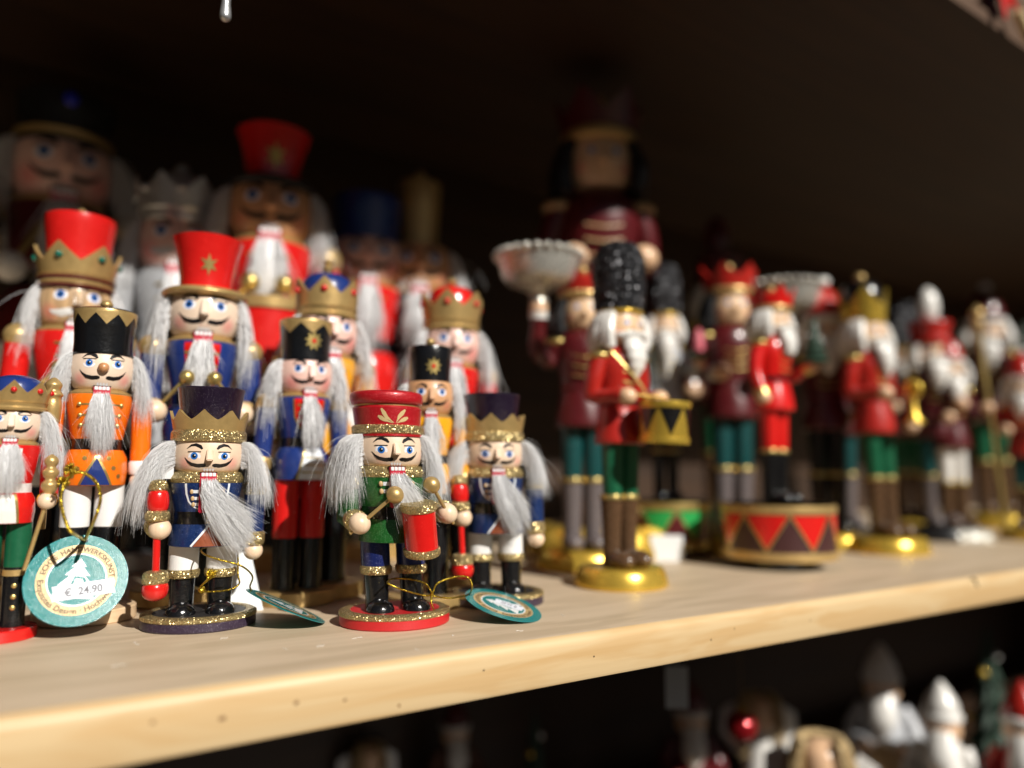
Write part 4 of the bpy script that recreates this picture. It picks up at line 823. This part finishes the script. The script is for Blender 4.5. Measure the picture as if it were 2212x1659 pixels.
        GG().lathe(smooth_prof([(1.3, 19.2), (1.42, 20.5), (1.5, 21.6), (1.15, 22.6), (.4, 23.0)]), 30).obj('hat', BLACK, r); GG().ball((0, 0, 23.25), .4).obj('finial', GOLDP, r)
    elif ht == 'plume':
        GG().lathe(smooth_prof([(1.3, 19.1), (1.6, 19.2), (1.55, 20.3), (1.7, 21.2), (1.5, 21.4), (.3, 21.4)]), 28).obj('hat', D.get('hatm', REDR), r)
        GG().lathe(smooth_prof([(.3, 21.2), (.75, 22.0), (.85, 23.2), (.6, 24.3), (.1, 24.9)]), 18, None, 1, .8, (-.2, -.5)).obj('plume', D.get('plume', IVORY), r)
    else:
        GG().lathe(smooth_prof([(1.3, 18.9), (1.6, 19.1), (1.62, 19.5), (1.3, 19.6)]), 28).obj('hat_trim', IVORY, r)
        GG().lathe(smooth_prof([(1.45, 19.5), (1.4, 20.4), (1.0, 21.6), (.4, 22.5), (.1, 22.8)]), 26).obj('hat', D.get('hatm', REDR), r); GG().ball((.2, 0, 22.8), .45).obj('pompom', IVORY, r)
    SHEAR[0] = 0.0; fit(r, H); w_ = D.get('wide', 1.15); r.scale = (r.scale[0]*w_, r.scale[1]*w_, r.scale[2]); return r
resin('drummer_figurine', 'drummer figurine in red coat and speckled black bearskin hat on round gold base', stand(1342, 1264, 502, None, 43), dict(drum=(.7, -3.0, 9.9, 1.45, 2.9), belt=REDD))
resin('king_figurine', 'red-robed white-bearded figurine standing on red and brown triangle-patterned drum', stand(1682, 1222, 606, None, 57), dict(coat=REDG, leg=REDG, boot=BLACK, hat='crown', L='down', R='mid', propR='tree', wide=1.22, drumbase=(4.1, 4.8, mat('drum_maroon', (.055, .018, .018), .4), REDG, GOLDP), beardz=15.2, belt=BLACK, cuff=BRASS))
resin('trumpeter_figurine', 'figurine in gold and black helmet, red coat and green trousers holding a trumpet', stand(1918, 1193, 583, None, 52), dict(hat='helmet', R='fwd', propR='trumpet', lean=-.075))
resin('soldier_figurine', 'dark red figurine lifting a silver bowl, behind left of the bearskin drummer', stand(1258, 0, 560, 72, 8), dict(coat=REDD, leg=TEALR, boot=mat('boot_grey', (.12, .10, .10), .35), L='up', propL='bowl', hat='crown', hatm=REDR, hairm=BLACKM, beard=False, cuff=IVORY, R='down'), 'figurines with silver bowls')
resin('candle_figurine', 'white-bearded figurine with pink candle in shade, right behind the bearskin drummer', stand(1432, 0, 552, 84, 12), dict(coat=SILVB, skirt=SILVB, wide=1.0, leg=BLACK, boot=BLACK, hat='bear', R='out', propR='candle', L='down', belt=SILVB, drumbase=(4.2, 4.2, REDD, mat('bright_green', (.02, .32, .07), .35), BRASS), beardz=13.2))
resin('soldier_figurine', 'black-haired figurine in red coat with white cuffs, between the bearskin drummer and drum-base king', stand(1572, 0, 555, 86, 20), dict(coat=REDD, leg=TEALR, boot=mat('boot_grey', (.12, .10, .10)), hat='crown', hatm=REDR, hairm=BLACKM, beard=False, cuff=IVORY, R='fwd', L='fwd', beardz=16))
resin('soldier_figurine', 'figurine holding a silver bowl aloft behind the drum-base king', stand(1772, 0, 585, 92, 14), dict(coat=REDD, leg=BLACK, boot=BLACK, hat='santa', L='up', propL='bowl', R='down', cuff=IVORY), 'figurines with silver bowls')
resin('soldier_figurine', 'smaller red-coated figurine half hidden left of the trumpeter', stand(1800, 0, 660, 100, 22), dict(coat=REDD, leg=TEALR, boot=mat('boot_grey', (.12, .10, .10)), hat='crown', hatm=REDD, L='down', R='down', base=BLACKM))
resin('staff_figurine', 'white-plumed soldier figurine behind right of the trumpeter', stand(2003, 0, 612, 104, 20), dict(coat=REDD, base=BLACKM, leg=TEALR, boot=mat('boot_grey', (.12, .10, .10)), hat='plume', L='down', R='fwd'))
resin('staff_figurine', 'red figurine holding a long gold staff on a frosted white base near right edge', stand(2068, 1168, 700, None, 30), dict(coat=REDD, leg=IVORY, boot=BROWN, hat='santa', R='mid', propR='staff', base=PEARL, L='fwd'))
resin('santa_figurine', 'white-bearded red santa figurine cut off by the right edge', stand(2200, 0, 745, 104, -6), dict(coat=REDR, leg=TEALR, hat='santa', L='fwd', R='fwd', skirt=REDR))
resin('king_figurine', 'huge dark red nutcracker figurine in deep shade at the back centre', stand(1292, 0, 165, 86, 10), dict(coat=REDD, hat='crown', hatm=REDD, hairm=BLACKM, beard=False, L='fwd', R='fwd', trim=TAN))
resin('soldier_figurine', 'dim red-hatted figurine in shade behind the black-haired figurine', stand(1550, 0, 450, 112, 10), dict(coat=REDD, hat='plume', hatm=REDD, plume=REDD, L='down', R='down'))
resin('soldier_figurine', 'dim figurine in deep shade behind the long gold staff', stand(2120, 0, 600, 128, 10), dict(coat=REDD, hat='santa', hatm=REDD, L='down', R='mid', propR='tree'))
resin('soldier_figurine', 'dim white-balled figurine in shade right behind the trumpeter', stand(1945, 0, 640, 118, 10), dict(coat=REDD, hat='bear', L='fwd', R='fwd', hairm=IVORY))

# ------------------------------------------------------------------ tags
def text_mesh(body, size, shear=0.0):
    cu = bpy.data.curves.new('lettering', 'FONT'); cu.body = body; cu.size = size; cu.align_x = 'CENTER'; cu.shear = shear; cu.offset = .008; cu.resolution_u = 3
    ob = bpy.data.objects.new('lettering', cu); COL.objects.link(ob); dg = bpy.context.evaluated_depsgraph_get(); me = bpy.data.meshes.new_from_object(ob.evaluated_get(dg))
    v = [q.co.copy() for q in me.vertices]; f = [tuple(p.vertices) for p in me.polygons]; bpy.data.objects.remove(ob); bpy.data.meshes.remove(me); bpy.data.curves.remove(cu); return v, f
def flat(poly, z):
    bm = bmesh.new(); fs = bm.faces.new([bm.verts.new((x, y, z)) for x, y in poly]); bmesh.ops.triangulate(bm, faces=[fs]); bm.verts.index_update()
    r = [q.co.copy() for q in bm.verts], [tuple(x.index for x in q.verts) for q in bm.faces]; bm.free(); return r
def ring(r0, r1, z, n=72):
    v, f = [], []
    for i in range(n): a = 2*math.pi*i/n; v += [(r0*math.cos(a), r0*math.sin(a), z), (r1*math.cos(a), r1*math.sin(a), z)]
    for i in range(n): j = (i+1) % n; f.append((2*i, 2*i+1, 2*j+1, 2*j))
    return v, f
TREE = [(0, 1.0), (.3, .62), (.17, .62), (.5, .22), (.3, .22), (.72, -.25), (.42, -.25), (.85, -.8), (-.85, -.8), (-.42, -.25), (-.72, -.25), (-.3, .22), (-.5, .22), (-.17, .62), (-.3, .62)]
def price_tag(label, centre, normal, updir, sticker=None, bend=.0, price=True, group=None):
    """round card 4.9 cm across; normal = printed side, updir = from the centre to the punched hole"""
    R = 2.45; n = Vector(normal).normalized(); y = (Vector(updir)-n*Vector(updir).dot(n)).normalized(); x = y.cross(n)
    r = thing('price_tag', label, 'tag', centre, 0, group)
    r.matrix_world = Matrix(((x.x, y.x, n.x, centre[0]*S), (x.y, y.y, n.y, centre[1]*S), (x.z, y.z, n.z, Z0+centre[2]*S), (0, 0, 0, 1)))
    def put(name, vf, m, parent=r, rot=0.0, off=(0, 0), sharp=30):
        g = G(); v, f = vf; c, s_ = math.cos(rot), math.sin(rot)
        for q in v:
            X, Y = q[0]*c-q[1]*s_+off[0], q[0]*s_+q[1]*c+off[1]; g.v.append(Vector((X, Y, q[2]+bend*(X*X+.6*X*Y))))
        g.f = f; return g.obj(name, m, parent, sharp)
    v, f = [], []; nr, na = 10, 72
    for side, z in ((0, 0), (1, -.035)):
        for k in range(nr+1):
            for i in range(na): a = 2*math.pi*i/na; q = R*k/nr; v.append((q*math.cos(a), q*math.sin(a), z))
    o = (nr+1)*na
    for k in range(nr):
        for i in range(na):
            j = (i+1) % na; A = k*na; B = A+na
            f.append((A+i, B+i, B+j, A+j)); f.append((o+A+j, o+B+j, o+B+i, o+A+i))
    for i in range(na): j = (i+1) % na; f.append((nr*na+i, o+nr*na+i, o+nr*na+j, nr*na+j))
    card = put('card', (v, f), TEALP)
    put('gold_ring', ring(1.42, 1.9, .006), TAGG, card); put('white_ring', ring(1.34, 1.42, .008), TAGW, card)
    put('tree_logo', flat([(x*1.2, y*1.2) for x, y in TREE], .008), TAGW, card, 0, (0, -.05))
    v, f = text_mesh('D', 1.05, .25); put('logo_letter', ([(q.x, q.y-.55, .014) for q in v], f), TEALP, card)
    for body, size, R0, ang, sg in (('ECHTE  HANDWERKSKUNST', .37, 1.53, 90, 1), ('Exquisites Design \u00b7 Hochwertig', .40, 1.80, 270, -1)):
        v, f = text_mesh(body, size); w = []
        for q in v:
            a = rad(ang)-sg*q.x/1.66; rr2 = R0+sg*q.y if sg > 0 else R0-q.y
            w.append((rr2*math.cos(a), rr2*math.sin(a), .012))
        put('lettering', (w, f), PRINTB, card)
    if sticker:
        ox, oy, rot, txt, sx = sticker
        z = [(-1.45*sx, -.38), (-1.52*sx, -.1), (-1.4*sx, .12), (-1.45*sx, .42), (1.42*sx, .42), (1.5*sx, .2), (1.42*sx, -.05), (1.5*sx, -.38)]
        st = put('price_sticker', flat(z, .022), PAPER, card, rot, (ox, oy))
        v, f = text_mesh(txt, .56); put('price', ([(q.x*.92*sx, q.y-.2, .028) for q in v], f), PRINT, st if False else card, rot, (ox, oy))
    g = G(); g.lathe([(.09, .004), (.16, .004), (.15, .012), (.09, .012)], 16, Matrix.Translation((0, R-.28, 0))); h = g.obj('punch_hole', INK, card)
    hole = Vector(centre)+y*(R-.28)+n*.03
    return r, hole
def cord(root, pts, rr2=.055, name='cord'):
    g = G(); inv = root.matrix_world.inverted() if root else None
    P = spline(pts, 10); g.tube([inv @ (Vector((p.x*S, p.y*S, Z0+p.z*S)))/S for p in P] if inv else P, rr2, 8); return g.obj(name, CORD, root, 0)
def rest(px, py, nrm, R=2.45):
    n = Vector(nrm).normalized(); k = R*math.sqrt(max(0, 1-n.z**2)); d = ray(px, py); t = (k+.06-CH)/d.z; return Vector((0, 0, CH))+d*t
def view_frame(c): d = (Vector((0, 0, CH))-c).normalized(); x = Vector((-d.y, d.x, 0)).normalized(); return d, x, d.cross(x)
# hanging tag at the left, in front of the orange soldier
c = at(166, 1252, 39.6); d, vx, vy = view_frame(c)
vx = -vx if vx.dot(RT) < 0 else vx; vy = vy if vy.z > 0 else -vy
hv = (d-LD).normalized(); n1 = (hv-vx*.135+vy*.02).normalized()
t1, h1 = price_tag('round teal paper tag with price sticker hanging by gold cord before the orange nutcracker', c, n1, vy+vx*.1, (.42, -.55, rad(12), '\u20ac  24.90', 1.0), .0)
k1 = [h1, at(205, 1120, 37.5), at(217, 1075, 38.2), at(206, 1040, 38.6), at(176, 1020, 38.6), at(150, 1030, 38.4), at(133, 1065, 38.0), at(134, 1100, 37.8), at(147, 1140, 37.6), at(158, 1152, 37.9), h1-n1*.1]
cord(t1, k1, .085)
g = G(); inv = t1.matrix_world.inverted()
for q in (at(152, 1012, 38.4), at(136, 1040, 38.3)):
    K = RNG.normal(size=(40, 3)); K /= np.linalg.norm(K, axis=1)[:, None]
    for e in K: e = Vector(e); p = q+e*.1; g.tube([inv @ (Vector((w_.x*S, w_.y*S, Z0+w_.z*S)))/S for w_ in (q, q+e*.2, q+e*.34+Vector((0, 0, -.05)))], .045, 5)
g.obj('cord_tuft', CORD, t1, 0)
# tag lying at the feet of the red drummer
c0 = floor_at(1087, 1320); d, vx, vy = view_frame(c0); vx = -vx if vx.dot(RT) < 0 else vx; vy = vy if vy.z > 0 else -vy
ax = (vx*183-vy*52).normalized(); pr_ = (vy*183+vx*52).normalized(); n2 = (pr_*.955+d*.30).normalized()
c2 = rest(1087, 1306, n2)
t2, h2 = price_tag('teal paper tag lying tilted on shelf, tied to the red-hatted drummer by gold cord', c2, n2, -ax, (.25, -.35, rad(85), '\u20ac 24.90', .62), .0)
kn = at(933, 1283, 43.2)
cord(t2, [h2, at(1020, 1268, 43.6), at(1012, 1248, 43.8), at(985, 1246, 43.8), at(945, 1260, 43.4), kn, at(915, 1286, 43.0), at(870, 1274, 41.6), at(841, 1262, 41.2), at(838, 1256, 41.8), at(852, 1250, 43.5), at(890, 1252, 43.8), at(920, 1262, 43.4), kn+Vector((0, 0, .05)), at(940, 1288, 43.2), at(975, 1292, 43.2), h2-n2*.1+Vector((0, 0, .05))], .05)
g = G(); inv = t2.matrix_world.inverted(); wl = lambda q: inv @ (Vector((q.x*S, q.y*S, Z0+q.z*S)))/S
g.tube([wl(kn), wl(at(931, 1300, 43.0)), wl(at(938, 1320, 42.9))], [.09, .06, .03], 6); g.ball(wl(kn), .12, n=10, k=8); g.obj('cord_knot', CORD, t2, 0)
# tag seen edge-on beside the stout blue nutcracker
c0 = floor_at(640, 1330); d, vx, vy = view_frame(c0); vx = -vx if vx.dot(RT) < 0 else vx; vy = vy if vy.z > 0 else -vy
ax = (vx*165-vy*75).normalized(); pr_ = (vy*165+vx*75).normalized(); n3 = (pr_*.99+d*.10).normalized(); c3 = rest(618, 1308, n3)
t3, h3 = price_tag('teal paper tag seen nearly edge-on, leaning between the plum-hatted and red-hatted nutcrackers', c3, n3, -ax)
cord(t3, [h3, at(540, 1266, 43.4), at(545, 1244, 42.2), at(520, 1222, 41.4), at(470, 1208, 40.6), at(440, 1196, 40.9), at(437, 1185, 42), at(470, 1180, 44), at(508, 1188, 43.8), at(514, 1205, 43.2), at(514, 1240, 43.0), at(516, 1262, 42.6), at(490, 1275, 41.8), at(440, 1278, 40.4), at(432, 1270, 40.2), at(448, 1252, 40.0), at(452, 1242, 40.2)], .05)
g = G(); inv = t3.matrix_world.inverted(); q0 = at(436, 1274, 40.2); q1 = at(458, 1236, 40.2)
for e in RNG.normal(size=(50, 3)): e = Vector(e)*.13; g.tube([wl2 for wl2 in [inv @ (Vector((w_.x*S, w_.y*S, Z0+w_.z*S)))/S for w_ in (q0+(q1-q0)*.45, q0+(q1-q0)*.8+e*.5, q1+e)]], .03, 5)
g.ball(inv @ (Vector((q0.x*S, q0.y*S, Z0+q0.z*S)))/S, .2, n=12, k=8); g.obj('cord_tuft', CORD, t3, 0)
# folded white card behind the stout blue nutcracker's legs
p = floor_at(530, 1318); r = thing('paper_card', 'white paper card standing behind the legs of the plum-hatted nutcracker nearest the edge', 'card', p, math.atan2(-p.x, p.y)+.2)
g = G(); g.v = [Vector(q) for q in [(-1.3, 0, 0), (1.0, -.5, 0), (.2, .2, 3.6), (-1.2, .5, 3.6), (-1.3, .04, 0), (1.0, -.46, 0), (.2, .24, 3.6), (-1.2, .54, 3.6)]]; g.f = [(0, 1, 2, 3), (7, 6, 5, 4), (0, 4, 5, 1), (1, 5, 6, 2), (2, 6, 7, 3), (3, 7, 4, 0)]; g.obj('card', TAGW, r)

# price label on the green and red drum base
p = at(1440, 1178, 74); r = thing('price_label', 'small white price label before the green and red drum base', 'label', (p.x, p.y, 0), math.atan2(-p.x, p.y)+.1)
g = G(); g.box((0, 0, 1.3), (3.2, .05, 2.6), .02); g.obj('card', TAGW, r)

# ------------------------------------------------------------------ hanging ornaments
p = at(487, 30, 46); r = thing('icicle_ornament', 'silver icicle ornament hanging at the top left', 'ornament', p); g = G()
g.lathe(smooth_prof([(.03, -.55), (.3, -.35), (.34, 0), (.26, .8), (.36, 1.4), (.3, 2.2), (.12, 3.2), (.05, 3.6)]), 14); g.obj('icicle', SILVER, r)
g = G(); g.tube([(0, 0, 3.5), (0, 0, CEIL-p.z)], .03, 6); g.obj('thread', SILVER, r)
d = ray(2170, 10); t = (EDGE-1.2)/d.y; p = Vector((0, 0, CH))+d*t
r = thing('star_ornament', 'red and cream star ornament hanging at the top right corner', 'ornament', p, 0); g = G(); v = star(0, 1.6, 3.4, 1.4, 5); v = [(-x, 3.2-z) for x, z in v]
g.v = [Vector((x, 0, z)) for x, z in v]+[Vector((0, -.7, 1.6)), Vector((0, .7, 1.6))]; k = len(v)
for i in range(k): j = (i+1) % k; g.f += [(i, j, k), (j, i, k+1)]
g.obj('star', REDG, r, 10); g = G(); g.tube([(2.0, -.3, -.2), (4.5, -.3, -2.4)], .5, 10); g.obj('tassel', STRAW, r)
g = G(); g.tube([(0, 0, 4.8), (0, 0, max(5.2, CEIL+2.8-p.z))], .04, 6); g.obj('thread', REDG, r)

# ------------------------------------------------------------------ goods on the shelf below
def below(name, label, cat, px, py, depth, kind, group=None, turn=0, a=None, b=None, c=None):
    T = at(px, py, depth); H = T.z-LOW; r = thing(name, label, cat, (T.x, T.y, LOW), math.atan2(-T.x, T.y)+rad(turn), group); k = H/22.0
    def L(pr, n=24, mx=None, sx=1, sy=1, c_=(0, 0)): g = G(); g.lathe([(q[0]*k, q[1]*k) for q in pr], n, mx, sx, sy, (c_[0]*k, c_[1]*k)); return g
    if kind == 'santa':
        L(smooth_prof([(4.6, 0), (4.7, .6), (4.0, 6), (3.0, 11), (2.2, 14), (1.2, 15.5)])).obj('robe', a or IVORY, r)
        L(smooth_prof([(4.75, 0), (4.9, .4), (4.8, 1.2), (4.4, 1.5)])).obj('robe_hem', b or REDR, r)
        L(smooth_prof([(.5, 14.6), (1.9, 15.3), (2.1, 16.6), (1.8, 18), (1.0, 18.6)])).obj('head', HANDR, r)
        g = G(); g.tube([Vector(q)*k for q in spline([(0, -1.6, 16), (0, -2.5, 14.6), (0, -3.0, 12.8), (0, -3.0, 10.8)], 4)], [x*k for x in [1.5]*5+[1.6]*4+[1.1, .8, .4, .1]], 14, .6); g.obj('beard', IVORY, r)
        L(smooth_prof([(1.9, 17.2), (2.35, 17.4), (2.35, 18.0), (1.9, 18.3)])).obj('hat_trim', IVORY, r)
        L(smooth_prof([(2.1, 18.1), (1.9, 19.4), (1.0, 21), (.2, 22)])).obj('hat', c or REDR, r)
        for s in (-1, 1):
            g = G(); g.tube([Vector(q)*k for q in spline([(s*2.2, 0, 14), (s*3.6, -.8, 11), (s*2.4, -3.2, 9.8)], 5)], [1.0*k+.03*i for i in range(11)], 12); ar = g.obj('arm', a or IVORY, r); G().ball(Vector((s*2.3, -3.5, 9.7))*k, .9*k).obj('hand', HANDR, ar)
        g = G(); g.ball(Vector((0, -4.0, 8.5))*k, 1.9*k, 1, .8, 1.1); g.obj('sack', b or TAN, r)
    elif kind == 'angel':
        L(smooth_prof([(4.4, 0), (4.3, .8), (3.0, 8), (1.7, 13.5), (1.0, 14.6)])).obj('dress', a or IVORY, r)
        L(smooth_prof([(.5, 14.2), (1.9, 15), (2.1, 16.6), (1.8, 18.2), (.8, 19)])).obj('head', HANDR, r)
        n = 700; P = np.zeros((n, 6, 3)); an = RNG.uniform(-2.4, 2.4, n)+math.pi; ph = RNG.uniform(0, 1, n)
        for i, t in enumerate(np.linspace(0, 1, 6)):
            rr3 = (1.6+1.9*t*(1-.2*ph))*k; P[:, i, 0] = np.sin(an)*rr3+RNG.normal(size=n)*.15*t; P[:, i, 1] = -np.cos(an)*rr3; P[:, i, 2] = (18.9-6*t**1.6*(.5+ph)+1.2*np.sin(t*3))*k
        strands('hair', P, STRAW, r, .06*k)
        for s in (-1, 1):
            g = G(); pts = [(s*1.0, 13.5), (s*3.6, 17.5), (s*5.4, 16.4), (s*5.6, 13.0), (s*3.4, 10), (s*1.4, 9.5)]
            g.v = [Vector((x*k, 1.6*k, z*k)) for x, z in pts]+[Vector((x*k, 2.0*k, z*k)) for x, z in pts]; m = len(pts); g.f = [tuple(range(m)), tuple(range(2*m-1, m-1, -1))]+[(i, m+i, m+(i+1) % m, (i+1) % m) for i in range(m)]; g.obj('wing', WHITE, r)
    elif kind == 'tree':
        L([(0, 0), (.7, 0), (.6, 4), (0, 4)]).obj('trunk', BROWN, r); g = G()
        for i in range(7):
            R = (4.4-i*.58)*k; z = (2.5+i*2.6)*k; v = []; nn = 18
            for j in range(nn): t = 2*math.pi*j/nn; q = R*(1 if j % 2 else .72); v.append((q*math.sin(t), -q*math.cos(t), z-(.5*k if j % 2 else 0)))
            v += [(0, 0, z+4.2*k), (0, 0, z+.3*k)]; g.add(v, [(j, (j+1) % nn, nn) for j in range(nn)]+[((j+1) % nn, j, nn+1) for j in range(nn)])
        tr = g.obj('crown', a or FIR, r)
        for i in range(9): t = i*2.4; z = 3+i*1.9; R = 3.9-i*.38; G().ball(Vector((R*math.cos(t), R*math.sin(t), z))*k, .5*k, n=10, k=8).obj('bauble', (REDG, GOLDS, IVORY)[i % 3], tr)
    elif kind == 'bauble':
        G().ball((0, 0, 2.2), 2.2, n=36, k=24).obj('ball', a or REDG, r); G().lathe([(0, 4.3), (.5, 4.3), (.5, 4.8), (0, 4.9)], 16).obj('cap', GOLDS, r)
    return r
below('santa_figure', 'santa in white fur-edged robe with tan sack on the lower shelf at right', 'figure', 2030, 1470, 96, 'santa', None, -8, IVORY, TAN, IVORY)
below('angel_figure', 'white angel with straw hair and wings on lower shelf below the drum-base king', 'figure', 1768, 1530, 80, 'angel', None, 0)
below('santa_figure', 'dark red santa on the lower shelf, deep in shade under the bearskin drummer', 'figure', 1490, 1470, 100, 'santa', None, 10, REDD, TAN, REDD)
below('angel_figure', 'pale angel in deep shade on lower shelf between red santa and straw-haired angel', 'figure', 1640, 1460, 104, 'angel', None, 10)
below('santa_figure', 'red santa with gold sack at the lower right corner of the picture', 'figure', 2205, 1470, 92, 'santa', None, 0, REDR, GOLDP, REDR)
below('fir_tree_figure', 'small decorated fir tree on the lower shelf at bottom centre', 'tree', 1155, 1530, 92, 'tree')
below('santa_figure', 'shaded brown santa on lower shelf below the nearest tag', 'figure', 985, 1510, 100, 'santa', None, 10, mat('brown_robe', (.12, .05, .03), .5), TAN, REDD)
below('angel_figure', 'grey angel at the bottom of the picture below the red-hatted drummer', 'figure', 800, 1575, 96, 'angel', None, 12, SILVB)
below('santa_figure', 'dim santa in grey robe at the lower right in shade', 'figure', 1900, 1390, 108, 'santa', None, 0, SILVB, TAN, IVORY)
below('fir_tree_figure', 'dark fir tree figure in shade behind the white-robed santa', 'tree', 2130, 1350, 112, 'tree')
# tag hanging below the shelf edge
p = at(1462, 1485, 62); r = thing('paper_tag', 'white paper tag hanging from the underside of the shelf at bottom centre', 'tag', p, math.atan2(-p.x, p.y)+.2); g = G(); g.box((0, 0, 0), (1.9, .04, 3.4), .01); g.obj('card', TAGW, r)
g = G(); g.tube([(0, 0, 1.6), (0, .05, -TH-p.z)], .03, 6); g.obj('thread', WHITE, r)
p = at(1602, 1568, 78); r = thing('bauble', 'shiny red bauble hanging in the dark left of the straw-haired angel', 'bauble', p, 0); G().ball((0, 0, 0), 1.6, n=40, k=28).obj('ball', mat('bauble_red', (.35, .01, .015), .08, .6, .5, .02, bump=0), r)
G().lathe([(0, 1.5), (.4, 1.5), (.4, 1.9), (0, 2.0)], 14).obj('cap', GOLDS, r); g = G(); g.tube([(0, 0, 1.9), (0, 0, -TH-p.z)], .03, 6); g.obj('thread', GOLDP, r)
